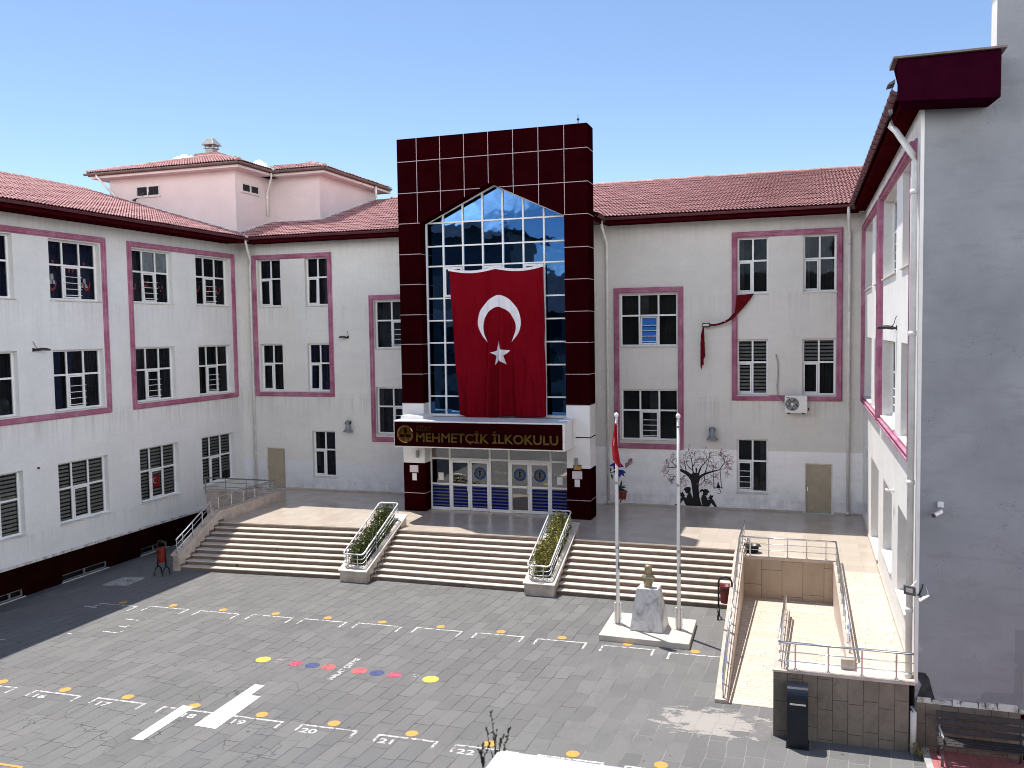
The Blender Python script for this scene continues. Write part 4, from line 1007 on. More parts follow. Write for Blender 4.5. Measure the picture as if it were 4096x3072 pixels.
# canopy with the school's name
CX0, CX1, CY0, CZ0, CZ1 = -15.72, -8.58, 32.30, 4.29, 5.37
mb = MB(); mb.box((CX0,CY0,CZ0),(CX1,TY-.002,CZ1)); can = mb.build('canopy', M['clad'], tower, bevel=.02)
mb = MB(); mb.box((CX0+.3,TY,4.30),(xb-.001,DY-.055,5.08)); mb.build('canopy_ceiling', M['clad'], can)
mb = MB(); mb.box((CX0+.05,CY0-.02,CZ0+.05),(CX1-.09,CY0-.001,CZ1-.06)); mb.build('sign_panel', M['maroon'], can, bevel=.005)
mb = MB(); mb.box((-9.04,CY0+.9,CZ1),(-8.58,TY-.01,CZ1+.03)); mb.box((CX0,CY0+.7,CZ1+.001),(CX0+1.0,TY-.01,CZ1+.12)); build_split(mb, 'upstand', M['clad'], can)
mb = MB(); mb.box((CX1-.003,CY0+1.2,CZ0+.01),(CX1+.006,CY0+1.225,CZ1-.01)); mb.build('panel_joint', M['cast'], can)
k_ = .9744
sy = CY0-.022
rotx = Matrix.Rotation(R(90), 4, 'X')
text_mesh('MEHMETÇİK İLKOKULU', .50, 'sign_lettering', M['gold'], can, Matrix.Translation((-11.76, sy-.03, 4.545)) @ rotx, extrude=.03, sx=1.085, offset=.012)
text_mesh('SİİRT', .27, 'sign_lettering', M['gold'], can, Matrix.Translation((-14.36, sy-.02, 4.96)) @ rotx, extrude=.02)
ex, ez = -15.19, 4.83
mb = MB(); mb.lathe([(.355,0),(.355,-.03),(.325,-.045),(.31,-.03),(.0,-.03)], (ex,sy,ez), 40, 'y', caps=False); em = mb.build('sign_emblem', M['gold'], can)
mb = MB()   # a flame over an open book with leaves below
mb.face([(ex-.06,sy-.034,ez+.02),(ex+.06,sy-.034,ez+.02),(ex+.10,sy-.034,ez+.12),(ex+.03,sy-.034,ez+.27),(ex-.05,sy-.034,ez+.15)])
mb.face([(ex-.25,sy-.034,ez-.02),(ex-.02,sy-.034,ez+.0),(ex-.02,sy-.034,ez-.14),(ex-.25,sy-.034,ez-.12)]); mb.face([(ex+.25,sy-.034,ez-.02),(ex+.02,sy-.034,ez+.0),(ex+.02,sy-.034,ez-.14),(ex+.25,sy-.034,ez-.12)])
for s_ in (-1,1):
    for i in range(4): mb.face([(ex+s_*(.05+.05*i),sy-.034,ez-.26+.025*i),(ex+s_*(.09+.05*i),sy-.034,ez-.22+.03*i),(ex+s_*(.08+.05*i),sy-.034,ez-.17+.025*i)])
mb.build('emblem_relief', M['maroon'], em)
# ------------------------------------------------------------------ big flag hung over the curtain wall
def clothy(x, z):   # depth of the cloth in front of the mullions
    t = (11.5-z)/6.0
    c = math.exp(-((x+11.80+.05*t)/.75)**2)
    fold = lambda p, k: (.5+.5*sin(p))**k
    y = 34.32-.02*t
    y -= .42*t*c*(fold((x+11.80)*(13-3*t)+.6, 2.2)-.4)                      # gathered folds down the middle
    y -= .17*t*fold((x+11.2)*4.3+z*.55, 3)+.11*t*fold((x-z*.10)*7.7+1.0, 4)   # broad slanting folds
    y -= .05*min(1,t*2)*fold((x+z*.42)*6.0+2.2, 5)
    y -= .05*math.exp(-((x+9.98)/.25)**2)*sin(z*2.6+x*16)
    y -= .16*math.exp(-((x+11.62)/.14)**2)*min(1,t*1.3)
    return y
fl = thing('national_flag', 'huge red flag with white crescent and star hung over the blue glass tower', 'flag', (-11.85, 34.3, 5.4))
def edgeL(z): return -14.0+(11.5-z)*.063
def edgeR(z): return -9.94+(11.5-z)*.018
def ztop(x): s_ = (x+14.0)/4.06; return 11.50-.13*abs(sin(2*pi*s_))-.0*s_+.03*s_
def zbot(x): s_ = (x+13.6)/3.78; return 5.44-.13*sin(pi*min(1,max(0,s_*1.9)))*(1 if s_ < .53 else 0)-.06*(sin(pi*(s_-.53)/.47) if s_ > .53 else 0)
bm = bmesh.new(); nx, nz = 170, 130; G = []
for j in range(nz+1):
    row = []
    for i in range(nx+1):
        s_ = i/nx; t = j/nz; z = 11.5-6.05*t; x = edgeL(z)*(1-s_)+edgeR(z)*s_
        z = ztop(x)*(1-t)+zbot(x)*t
        row.append(bm.verts.new((x, clothy(x, z), z)))
    G.append(row)
for j in range(nz):
    for i in range(nx): bm.faces.new((G[j][i],G[j][i+1],G[j+1][i+1],G[j+1][i]))
me = bpy.data.meshes.new('cloth'); bm.to_mesh(me); bm.free()
for p in me.polygons: p.use_smooth = True
me.materials.append(M['flag']); o = bpy.data.objects.new('cloth', me); COL.objects.link(o); put(o, fl); so_ = o.modifiers.new('t','SOLIDIFY'); so_.thickness = .008; so_.offset = 0
from mathutils.geometry import delaunay_2d_cdt
def cdt(poly, step):
    """even triangulation of an outline: -> points, triangles"""
    pts = []
    for (a, b) in zip(poly, poly[1:]+poly[:1]):
        A, B = Vector(a), Vector(b); n = max(1, int((B-A).length/step))
        for k in range(n): pts.append(A.lerp(B, k/n))
    nb = len(pts); edges = [(i, (i+1) % nb) for i in range(nb)]
    x0, x1 = min(p.x for p in pts), max(p.x for p in pts); y0, y1 = min(p.y for p in pts), max(p.y for p in pts)
    def inside(p):
        c = False
        for i in range(nb):
            a, b = pts[i], pts[(i+1) % nb]
            if (a.y > p.y) != (b.y > p.y) and p.x < (b.x-a.x)*(p.y-a.y)/(b.y-a.y)+a.x: c = not c
        return c
    y = y0+step/2
    while y < y1:
        x = x0+step/2
        while x < x1:
            q = Vector((x, y))
            if inside(q): pts.append(q)
            x += step
        y += step
    v, e, f, *_ = delaunay_2d_cdt(pts, edges, [], 1, 1e-5)
    return v, f
def on_cloth(name, poly, mat, parent, off=.02):
    v, f = cdt(list(poly), .045)
    me = bpy.data.meshes.new(name); me.from_pydata([(p.x, clothy(p.x, p.y)-off, p.y) for p in v], [], [tuple(t) for t in f]); me.update()
    for p in me.polygons:
        p.use_smooth = True
        if p.normal.y > 0: p.flip()
    me.materials.append(mat); o = bpy.data.objects.new(name, me); COL.objects.link(o); put(o, parent); return o
def smooth_closed(a, n=6):
    out = []
    for i in range(len(a)-1):
        p0, p1, p2, p3 = a[max(i-1,0)], a[i], a[i+1], a[min(i+2,len(a)-1)]
        for k in range(n):
            t = k/n
            out.append(tuple(.5*((2*p1[c])+(-p0[c]+p2[c])*t+(2*p0[c]-5*p1[c]+4*p2[c]-p3[c])*t*t+(-p0[c]+3*p1[c]-3*p2[c]+p3[c])*t**3) for c in (0,1)))
    return out+[a[-1]]
outer = smooth_closed([(-12.31,8.42),(-12.55,8.68),(-12.70,9.0),(-12.74,9.32),(-12.62,9.76),(-12.28,10.15),(-11.84,10.37),(-11.40,10.19),(-11.05,9.81),(-10.90,9.30),(-10.97,8.90),(-11.10,8.65),(-11.30,8.43)])
inner = smooth_closed([(-11.30,8.43),(-11.16,8.72),(-11.10,9.07),(-11.20,9.42),(-11.48,9.73),(-11.84,9.89),(-12.13,9.79),(-12.40,9.51),(-12.52,9.13),(-12.48,8.75),(-12.31,8.42)])
on_cloth('crescent', outer[:-1]+inner[:-1], M['flag_w'], fl)
on_cloth('star', [(-11.82,8.51),(-11.70,8.15),(-11.37,8.10),(-11.61,7.90),(-11.51,7.54),(-11.79,7.76),(-12.05,7.50),(-11.97,7.89),(-12.20,8.02),(-11.92,8.10)], M['flag_w'], fl)
bm = bmesh.new(); prev = None
for i in range(61):
    s_ = i/60; x = -14.03+4.11*s_; z = ztop(x)
    a = bm.verts.new((x, clothy(x,z)-.012, z+.02)); b_ = bm.verts.new((x, clothy(x,z)-.016, z-.085))
    if prev: bm.faces.new((prev[0], a, b_, prev[1]))
    prev = (a, b_)
me = bpy.data.meshes.new('hem'); bm.to_mesh(me); bm.free(); me.materials.append(M['flag_w']); o = bpy.data.objects.new('white_hem', me); COL.objects.link(o); put(o, fl); so_ = o.modifiers.new('t','SOLIDIFY'); so_.thickness = .006
mb = MB()
for x in (-13.98,-11.92,-9.96): mb.tube([(x,34.33,ztop(x)),(x,34.5,ztop(x)+.06)], .008, 6)
mb.build('cord', M['white_plastic'], fl)

# ------------------------------------------------------------------ terrace, steps, planters, ramp
terr = thing('entrance_terrace', 'raised beige marble terrace with three wide flights of nine steps before the entrance', 'terrace', (-12, 30, 0))
def ytop(x):
    P = [(-22.6,29.95),(-15.8,30.48),(-8,30.66),(-1.9,30.62)]
    for (a, ya), (b, yb) in zip(P, P[1:]):
        if x <= b: return ya+(yb-ya)*(x-a)/(b-a)
    return 30.62
def ybot(x):
    P = [(-22.6,27.58),(-15.8,28.10),(-14.8,28.33),(-8,28.36),(-1.9,28.28)]
    for (a, ya), (b, yb) in zip(P, P[1:]):
        if x <= b: return ya+(yb-ya)*(x-a)/(b-a)
    return 28.28
mb = MB(); pl = [(-22.5,ytop(-22.5)),(-15.8,ytop(-15.8)),(-8,30.66),(-2.0,30.62),(-2.0,29.66),(.92,29.66),(1.06,29.66),(1.06,28.7),(XR,28.7),(XR,YF),(XL,YF),(XL,34.55),(-22.5,34.55)]
mb.prism([(x,y,ZT-.04) for x, y in pl], (0,0,.04)); mb.build('terrace_floor', M['terrace'], terr)
mb = MB()
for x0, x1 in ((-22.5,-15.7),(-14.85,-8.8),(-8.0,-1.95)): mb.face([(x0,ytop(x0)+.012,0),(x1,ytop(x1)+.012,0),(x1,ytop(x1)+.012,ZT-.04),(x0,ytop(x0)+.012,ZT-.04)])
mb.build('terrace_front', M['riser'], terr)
for fi, (x0, x1) in enumerate(((-22.46,-15.75),(-14.80,-8.86),(-7.95,-1.96))):
    n = 9; rz = ZT/n
    ri = MB(); tr_ = MB()
    for k in range(n-1):
        def yy(x, j): return ybot(x)+(ytop(x)-ybot(x))*j/(n-1)
        z0, z1 = k*rz, (k+1)*rz
        a0, a1 = yy(x0,k), yy(x1,k); b0, b1 = yy(x0,k+1), yy(x1,k+1)
        ri.hexa([(x0,a0,z0-.0 if k else -.1),(x1,a1,z0 if k else -.1),(x1,b1+.02,z0 if k else -.1),(x0,b0+.02,z0 if k else -.1),(x0,a0,z1-.034),(x1,a1,z1-.034),(x1,b1+.02,z1-.034),(x0,b0+.02,z1-.034)])
        tr_.hexa([(x0,a0-.022,z1-.033),(x1,a1-.022,z1-.033),(x1,b1+.02,z1-.033),(x0,b0+.02,z1-.033),(x0,a0-.022,z1),(x1,a1-.022,z1),(x1,b1+.02,z1),(x0,b0+.02,z1)])
    k = n-1
    a0, a1 = ytop(x0), ytop(x1); ri.hexa([(x0,a0,ZT-rz),(x1,a1,ZT-rz),(x1,a1+.03,ZT-rz),(x0,a0+.03,ZT-rz),(x0,a0,ZT-.041),(x1,a1,ZT-.041),(x1,a1+.03,ZT-.041),(x0,a0+.03,ZT-.041)])
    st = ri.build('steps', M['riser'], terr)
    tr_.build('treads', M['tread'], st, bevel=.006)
# left parapet with its railing
mb = MB()
prof = [(27.45,-.1),(27.45,.56),(29.98,1.75),(34.46,1.75),(34.46,-.3)]
mb.prism([(-22.72,y,z) for y, z in prof], (.27,0,0)); mb.box((XL,34.30,-.5),(-22.50,34.55,1.70))
par = mb.build('parapet', M['curb'], terr, bevel=.01)
mb = MB(); cp = [(27.40,.562),(29.97,1.752),(34.50,1.752),(34.50,1.80),(29.96,1.80),(27.40,.61)]
mb.prism([(-22.78,y,z) for y, z in cp], (.37,0,0)); mb.box((XL,34.24,1.702),(-22.79,34.6,1.75)); mb.build('coping', M['coping'], par)
mb = MB()   # stepped skirting along the parapet
for x in (-22.455,):
    for k in range(9):
        y = ybot(x)+(ytop(x)-ybot(x))*k/8; z = .15*k
        mb.box((x,y+.02,z+.15),(x+.012,y+.3,z+.235)); mb.box((x,y-.05,z),(x+.012,y+.02,z+.235))
mb.build('stepped_skirting', M['riser'], par)
def railing(parent, path, posts, mids=(.2,.4), r=.03, mat='steel', base=None, closed=False, pr=.019):
    """path: top rail points; posts: (top point, foot z)"""
    mb = MB(); mb.tube(path, r, 8, closed=closed); o = mb.build('handrail', M[mat], parent, smooth=True)
    mb = MB()
    for dz in mids: mb.tube([(x,y,z-dz) for x, y, z in path], r*.42, 6, closed=closed)
    mb.build('mid_rails', M[mat], o, smooth=True)
    for (x, y, z), zf in posts:
        mb = MB(); mb.tube([(x,y,zf),(x,y,z-.04)], pr, 8); mb.tube([(x,y,z-.05),(x,y,z-.01)], pr*.5, 6); mb.lathe([(pr*2,zf-.001),(pr*2,zf+.012)], (x,y,0), 10); mb.build('post', M[mat], o, smooth=False)
    return o
x = -22.56
pth = [(x,27.46,1.17),(x,29.80,2.36),(x,34.05,2.36),(-26.25,34.05,2.36)]
ps = []
for y in (27.5,27.85,28.45,29.05,29.6): ps.append(((x,y,1.17+(y-27.46)*.509), .61+(y-27.40)*.463))
for y in (30.1,30.95,31.8,32.6,33.35,34.0): ps.append(((x,y,2.36),1.80))
for xx in (-24.0,-25.1,-26.2): ps.append(((xx,34.05,2.36),1.6))
railing(terr, pth, ps)

# planters
def leaf_cloud(name, mat, samples, size, parent=None, flatness=.5):
    bm = bmesh.new()
    for (p, s) in samples:
        a = Vector((random.gauss(0,1), random.gauss(0,1), random.gauss(0,.6)+.35)).normalized(); t = a.orthogonal().normalized(); t = (Matrix.Rotation(random.uniform(0,2*pi),3,a) @ t); b_ = a.cross(t)
        l = size*s*random.uniform(.7,1.3); w_ = l*.48; p = Vector(p)
        v = [bm.verts.new(q) for q in (p-t*l, p+b_*w_-t*.1*l+a*.12*l, p+t*l, p-b_*w_-t*.1*l+a*.12*l)]
        bm.faces.new((v[0],v[1],v[2])); bm.faces.new((v[0],v[2],v[3]))
    me = bpy.data.meshes.new(name); bm.to_mesh(me); bm.free(); me.materials.append(mat)
    o = bpy.data.objects.new(name, me); COL.objects.link(o)
    if parent: put(o, parent)
    return o
def planter(x0, x1, y0, label, hedge_label, ymat, hedge_h, flip):
    pr_ = thing('sloping_planter', label, 'planter', ((x0+x1)/2, y0, 0), 'railed planters dividing the steps')
    prof = [(y0,-.1),(y0,.39),(y0+3.40,1.70),(y0+3.45,1.70),(y0+3.45,1.2)]
    mb = MB(); mb.prism([(x0,y,z) for y, z in prof], (x1-x0,0,0)); mb.build('planter_wall', M['curb'], pr_, bevel=.01)
    def zt(y): return .39+(y-y0)*.3853
    mb = MB()
    for a, b in ((x0-.04,x0+.20),(x1-.20,x1+.04)):
        mb.hexa([(a,y0-.05,zt(y0-.05)+.002),(b,y0-.05,zt(y0-.05)+.002),(b,y0+3.5,zt(y0+3.5)+.002),(a,y0+3.5,zt(y0+3.5)+.002),(a,y0-.05,zt(y0-.05)+.045),(b,y0-.05,zt(y0-.05)+.045),(b,y0+3.5,zt(y0+3.5)+.045),(a,y0+3.5,zt(y0+3.5)+.045)])
    for ya, yb in ((y0-.05,y0+.30),(y0+3.2,y0+3.5)):
        mb.hexa([(x0+.2,ya,zt(ya)+.002),(x1-.2,ya,zt(ya)+.002),(x1-.2,yb,zt(yb)+.002),(x0+.2,yb,zt(yb)+.002),(x0+.2,ya,zt(ya)+.045),(x1-.2,ya,zt(ya)+.045),(x1-.2,yb,zt(yb)+.045),(x0+.2,yb,zt(yb)+.045)])
    mb.build('coping', M['slab_white'], pr_, bevel=.006)
    mb = MB(); mb.face([(x0+.2,y0+.3,zt(y0+.3)+.02),(x1-.2,y0+.3,zt(y0+.3)+.02),(x1-.2,y0+3.2,zt(y0+3.2)+.02),(x0+.2,y0+3.2,zt(y0+3.2)+.02)]); mb.build('soil', M['soil'], pr_)
    mb = MB()   # stepped skirting on the side facing the right flight
    for k in range(9):
        y = y0+.35+.2875*k; z = .15*k; mb.box((x1,y+.02,z+.15),(x1+.012,y+.3,z+.235)); mb.box((x1,y-.05,z),(x1+.012,y+.02,z+.235))
    mb.build('stepped_skirting', M['riser'], pr_)
    # closed loop railing
    xa_, xb_ = x0+.06, x1-.20; ya, yb = y0+.18, y0+3.18
    def zr_(y): return .965+(y-ya)*.432
    c = .09; path = []
    for (X, Y) in ((xa_,ya+c),(xa_+c*.3,ya+c*.3),(xa_+c,ya),(xb_-c,ya),(xb_-c*.3,ya+c*.3),(xb_,ya+c),(xb_,yb-c),(xb_-c*.3,yb-c*.3),(xb_-c,yb),(xa_+c,yb),(xa_+c*.3,yb-c*.3),(xa_,yb-c)): path.append((X,Y,zr_(Y)))
    ps = []
    for y in (ya+.25,ya+1.05,ya+1.85,ya+2.65):
        for X in (xa_,xb_): ps.append(((X,y,zr_(y)), zt(y)+.045))
    for X in (xa_+.22,xb_-.22): ps.append(((X,ya,zr_(ya)), zt(ya)+.045)); ps.append(((X,yb,zr_(yb)), zt(yb)+.045))
    railing(pr_, path, ps, mids=(.17,.32), r=.028, mat='rail_paint', closed=True, pr=.016)
    # hedge
    sm = []
    lumps = [(random.uniform(x0+.34,x1-.40), y0+.48+2.5*i/16, random.uniform(.30,.40)) for i in range(17)]
    n = 0
    while n < 9500:
        lx, ly, lr = random.choice(lumps)
        v = Vector((random.gauss(0,1),random.gauss(0,1),random.gauss(0,1))).normalized()*(random.random()**.35)
        p = (lx+v.x*lr*1.0, ly+v.y*lr*1.15, zt(ly)+hedge_h*.60*(.88+.22*sin(ly*3.1))+v.z*(hedge_h*.58))
        if p[2] < zt(p[1])+.02 or not (x0+.10 < p[0] < x1-.12): continue
        sm.append((p, random.uniform(.7,1.2))); n += 1
    h = leaf_cloud('hedge', M[ymat], sm, .038)
    tag(h, hedge_label, 'hedge', 'hedges in the railed planters')
    mb = MB()
    for i in range(26):
        y = random.uniform(y0+.45,y0+3.0); xx = random.uniform(x0+.3,x1-.35)
        mb.tube([(xx,y,zt(y)),(xx+random.uniform(-.1,.1),y+random.uniform(-.1,.1),zt(y)+hedge_h*.75)], .006, 4)
    mb.build('stems', M['wood_dark'], h)
planter(-15.82,-14.76,27.84,'sloping marble planter with white railing between left and middle flights of steps','dark green clipped hedge in the railed planter left of the entrance doors','leaf',.60,False)
planter(-8.92,-7.88,28.02,'sloping marble planter with white railing between middle and right flights of steps','yellow flecked hedge in the railed planter nearest the flagpoles','leaf_y',.64,True)

# wheelchair ramp
rp = thing('access_ramp', 'folded marble wheelchair ramp with steel railings beside the right wing', 'ramp', (0, 25, 0))
def lane(x0, x1, pts, name='ramp_lane', mat='groove', x0b=None, x1b=None):
    mb = MB()
    for (ya, za), (yb, zb) in zip(pts, pts[1:]): mb.face([(x0,ya,za),(x1,ya,za),(x1,yb,zb),(x0,yb,zb)])
    return mb.build(name, M[mat], rp)
lane(-1.95,-.58,[(21.05,.006),(28.3,.03),(29.66,.03)]); lane(-.58,.93,[(28.3,.03),(29.66,.03)]); lane(-.58,.93,[(20.5,1.40),(28.3,.03)])
lane(1.06,XR,[(20.5,1.40),(28.705,1.352)]); lane(-.58,XR,[(19.70,1.40),(20.5,1.40)], 'landing', 'tread')
mb = MB()
mb.hexa([(-1.98,21.0,-.05),(-1.68,21.0,-.05),(-1.85,29.95,-.05),(-2.17,29.95,-.05),(-1.98,21.0,.09),(-1.68,21.0,.09),(-1.85,29.95,1.42),(-2.17,29.95,1.42)])
mb.hexa([(-2.17,29.95,-.05),(-1.85,29.95,-.05),(-1.85,32.4,-.05),(-2.17,32.4,-.05),(-2.17,29.95,1.42),(-1.85,29.95,1.42),(-1.85,32.4,1.42),(-2.17,32.4,1.42)])
rw = mb.build('outer_wall', M['coping'], rp, bevel=.01)
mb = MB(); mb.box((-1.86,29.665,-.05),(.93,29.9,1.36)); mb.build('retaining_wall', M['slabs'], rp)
mb = MB(); mb.box((-1.86,29.62,1.362),(1.05,29.92,1.40)); mb.build('coping', M['coping'], rp, bevel=.006)
mb = MB(); mb.hexa([(.92,20.35,0),(1.09,20.35,0),(1.09,29.66,0),(.92,29.66,0),(.92,20.35,1.60),(1.09,20.35,1.60),(1.09,29.61,1.385),(.92,29.61,1.385)]); mb.build('inner_wall', M['coping'], rp, bevel=.01)
mb = MB(); mb.hexa([(.80,20.20,1.405),(1.06,20.20,1.405),(1.06,20.40,1.405),(.80,20.40,1.405),(.80,20.20,1.63),(1.06,20.20,1.63),(1.06,20.40,1.63),(.80,20.40,1.63)]); mb.build('end_block', M['curb'], rp, bevel=.008)
mb = MB(); mb.hexa([(-.60,19.72,0),(-.36,19.72,0),(-.36,27.5,0),(-.60,27.5,0),(-.60,19.72,1.50),(-.36,19.72,1.50),(-.36,27.5,.40),(-.60,27.5,.40)]); mb.build('middle_wall', M['coping'], rp, bevel=.01)
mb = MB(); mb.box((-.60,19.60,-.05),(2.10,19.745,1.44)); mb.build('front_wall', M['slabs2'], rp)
mb = MB(); mb.box((-.62,19.56,1.442),(2.22,19.80,1.49)); mb.build('coping', M['coping'], rp, bevel=.008)
def rl(path, n, foot, mids=(.2,.4), r=.028):
    ps = []
    P = [Vector(p) for p in path]
    for a, b, k in zip(P, P[1:], n):
        for i in range(k):
            q = a.lerp(b, (i+.5)/k); ps.append(((q.x,q.y,q.z), foot(q)))
    return railing(rp, path, ps, mids, r)
rl([(-1.80,21.15,.09),(-1.80,21.15,.66),(-1.98,29.6,2.01),(-1.98,32.3,2.01),(-1.98,32.3,1.42)][1:4], (8,3), lambda q: min(1.42,.09+(q.y-21)*.1486))
rl([(-1.95,29.77,2.0),(1.0,29.77,2.0)], (5,), lambda q: 1.40)
rl([(1.0,29.77,2.0),(1.0,20.9,2.10)], (8,), lambda q: 1.60-(q.y-20.35)*.0232)
rl([(-.48,19.70,2.06),(2.20,19.70,2.06)], (4,), lambda q: 1.49)
rl([(-.48,19.75,2.06),(-.48,27.0,1.05)], (7,), lambda q: 1.50-(q.y-19.72)*.1414)
mb = MB(); mb.tube([(1.0,20.9,2.10),(1.0,20.75,1.9),(1.0,20.75,1.58)], .02, 8); mb.tube([(-1.80,21.15,.66),(-1.79,21.1,.4),(-1.79,21.1,.09)], .022, 8); mb.tube([(-.48,27.0,1.05),(-.48,27.15,.85),(-.48,27.15,.46)], .022, 8); mb.build('rail_end', M['steel'], rp, smooth=True)
# skirting of the right wing
mb = MB(); mb.hexa([(XR-.03,20,1.40),(XR,20,1.40),(XR,30,1.35),(XR-.03,30,1.35),(XR-.03,20,1.50),(XR,20,1.50),(XR,30,1.45),(XR-.03,30,1.45)]); mb.box((XR-.03,30.001,1.352),(XR,YF,1.45)); build_split(mb, 'skirting', M['coping'], school)

# ------------------------------------------------------------------ memorial: pedestal, bust, flagpoles
pd = thing('bust_pedestal', 'tapered grey veined marble pedestal on a low pale slab before the steps', 'pedestal', (-4.3, 25.4, 0))
mb = MB(); mb.hexa([(-5.55,24.40,-.02),(-2.98,24.32,-.02),(-3.02,26.47,-.02),(-5.57,26.57,-.02),(-5.55,24.40,.165),(-2.98,24.32,.165),(-3.02,26.47,.165),(-5.57,26.57,.165)]); mb.build('base_slab', M['slab_white'], pd, bevel=.012)
mb = MB(); mb.hexa([(-4.77,24.98,.166),(-3.80,24.98,.166),(-3.75,25.84,.166),(-4.72,25.84,.166),(-4.59,25.18,1.37),(-3.97,25.18,1.37),(-3.96,25.70,1.37),(-4.56,25.70,1.37)]); mb.build('pedestal_block', M['marble'], pd, bevel=.012)
# bust: one lofted surface
def bust():
    bm = bmesh.new(); n = 56; prof = []
    # z, half width x, half depth y, centre y
    K = [(0,.115,.085,0),(.02,.122,.09,0),(.04,.115,.085,0),(.12,.138,.090,.0),(.20,.168,.10,.0),(.27,.195,.105,.0),(.30,.200,.10,.005),(.325,.190,.095,.01),(.345,.160,.085,.01),(.36,.115,.078,.008),(.372,.082,.070,.004),(.388,.072,.070,-.004),(.402,.074,.084,-.016),(.42,.081,.096,-.02),(.45,.091,.103,-.016),(.50,.100,.109,-.006),(.55,.106,.113,.0),(.60,.108,.115,.004),(.63,.104,.111,.006),(.655,.090,.096,.008),(.672,.062,.068,.01),(.68,.025,.03,.01)]
    zs = [i*.68/120 for i in range(121)]
    rings = []
    for z in zs:
        for a, b_ in zip(K, K[1:]):
            if a[0] <= z <= b_[0]+1e-9:
                t = (z-a[0])/(b_[0]-a[0]); t = t*t*(3-2*t)*.5+t*.5; v = [a[i]+(b_[i]-a[i])*t for i in range(4)]; break
        ring = []
        for k in range(n):
            th = 2*pi*k/n; cx_, sy_ = cos(th), sin(th)
            ex = 1.0 if z > .38 else .82
            X = v[1]*math.copysign(abs(cx_)**ex, cx_); Y = v[3]+v[2]*math.copysign(abs(sy_)**ex, sy_)
            g = lambda x0, z0, sx, sz: math.exp(-((X-x0)/sx)**2-((z-z0)/sz)**2)
            if sy_ < 0:   # the face looks towards -y
                Y -= .036*g(0,.49,.015,.024)+.018*g(0,.525,.012,.03)          # nose
                Y -= .015*(g(-.040,.556,.028,.011)+g(.040,.556,.028,.011))     # brow
                Y += .021*(g(-.038,.530,.018,.013)+g(.038,.530,.018,.013))     # eye sockets
                Y -= .009*(g(-.038,.529,.010,.007)+g(.038,.529,.010,.007))     # eyeballs
                Y -= .011*g(0,.452,.028,.007)+.010*g(0,.438,.024,.007); Y += .010*g(0,.445,.028,.003)
                Y -= .014*g(0,.412,.026,.012)                                    # chin
                Y -= .010*(g(-.06,.495,.02,.02)+g(.06,.495,.02,.02))           # cheekbones
                Y += .010*g(0,.30,.02,.10)-.012*(g(-.05,.24,.02,.12)+g(.05,.24,.02,.12))   # lapels
            sgn = math.copysign(1, X)
            if z > .4: X += sgn*.017*math.exp(-((Y-.015)/.020)**2-((z-.515)/.030)**2)   # ears
            if z > .59: X *= 1.03; Y += (-.004 if sy_ < 0 else .006)+.004*sin(X*90+z*60)   # hair
            ring.append(bm.verts.new((X, Y, z)))
        rings.append(ring)
    for A, B in zip(rings, rings[1:]):
        for k in range(n): bm.faces.new((A[k],A[(k+1)%n],B[(k+1)%n],B[k]))
    bm.faces.new(rings[0]); bm.faces.new(rings[-1]); bmesh.ops.recalc_face_normals(bm, faces=bm.faces)
    me = bpy.data.meshes.new('bronze_bust'); bm.to_mesh(me); bm.free()
    for p in me.polygons: p.use_smooth = True
    me.materials.append(M['bronze']); o = bpy.data.objects.new('bronze_bust', me); COL.objects.link(o); return o
bu = bust(); bu.location = (-4.29, 25.42, 1.371); bu.rotation_euler = (0,0,R(-6)); bu.scale = (.98,.98,.97)
tag(bu, 'gilded bronze bust of a man in a suit on the grey marble pedestal', 'bust')
def pole(x, y, label):
    t = thing('flagpole', label, 'flagpole', (x, y, .165), 'white flagpoles beside the bust')
    mb = MB(); mb.tube([(x,y,.165),(x,y,2.6),(x,y,4.4),(x,y,6.30)], [.058,.056,.045,.040], 12); mb.build('shaft', M['clad'], t, smooth=True)
    for r_, a_, b_ in ((.062,2.42,2.50),(.058,4.35,4.42),(.052,6.05,6.1)): mb = MB(); mb.lathe([(r_,a_),(r_,b_)],(x,y,0),12); mb.build('collar', M['steel'], t)
    mb = MB(); mb.lathe([(.012,6.30),(.045,6.32),(.068,6.36),(.068,6.40),(.045,6.44),(.01,6.46)],(x,y,0),14); mb.build('finial', M['clad'], t, smooth=True)
    mb = MB()
    for a, b in ((-.095,-.062),(.062,.095)): mb.box((x+a,y-.05,.165),(x+b,y+.05,.80)); mb.box((x+a*1.3-.02,y-.07,.165),(x+b*1.3+.02,y+.07,.185))
    for z in (.32,.68): mb.tube([(x-.12,y,z),(x+.12,y,z)], .012, 6)
    mb.build('base_bracket', M['clad'], t)
    mb = MB(); mb.tube([(x+.05,y-.05,1.9),(x+.06,y-.055,4),(x+.05,y-.045,6.25)], .006, 5); mb.tube([(x+.05,y-.055,2.02),(x+.055,y-.06,1.82)], .022, 6); mb.build('halyard', M['cast'], t)
    return t
pole(-5.21, 25.50, 'white flagpole left of the bust carrying a limp red flag'); pole(-3.41, 25.47, 'white flagpole right of the bust with no flag')
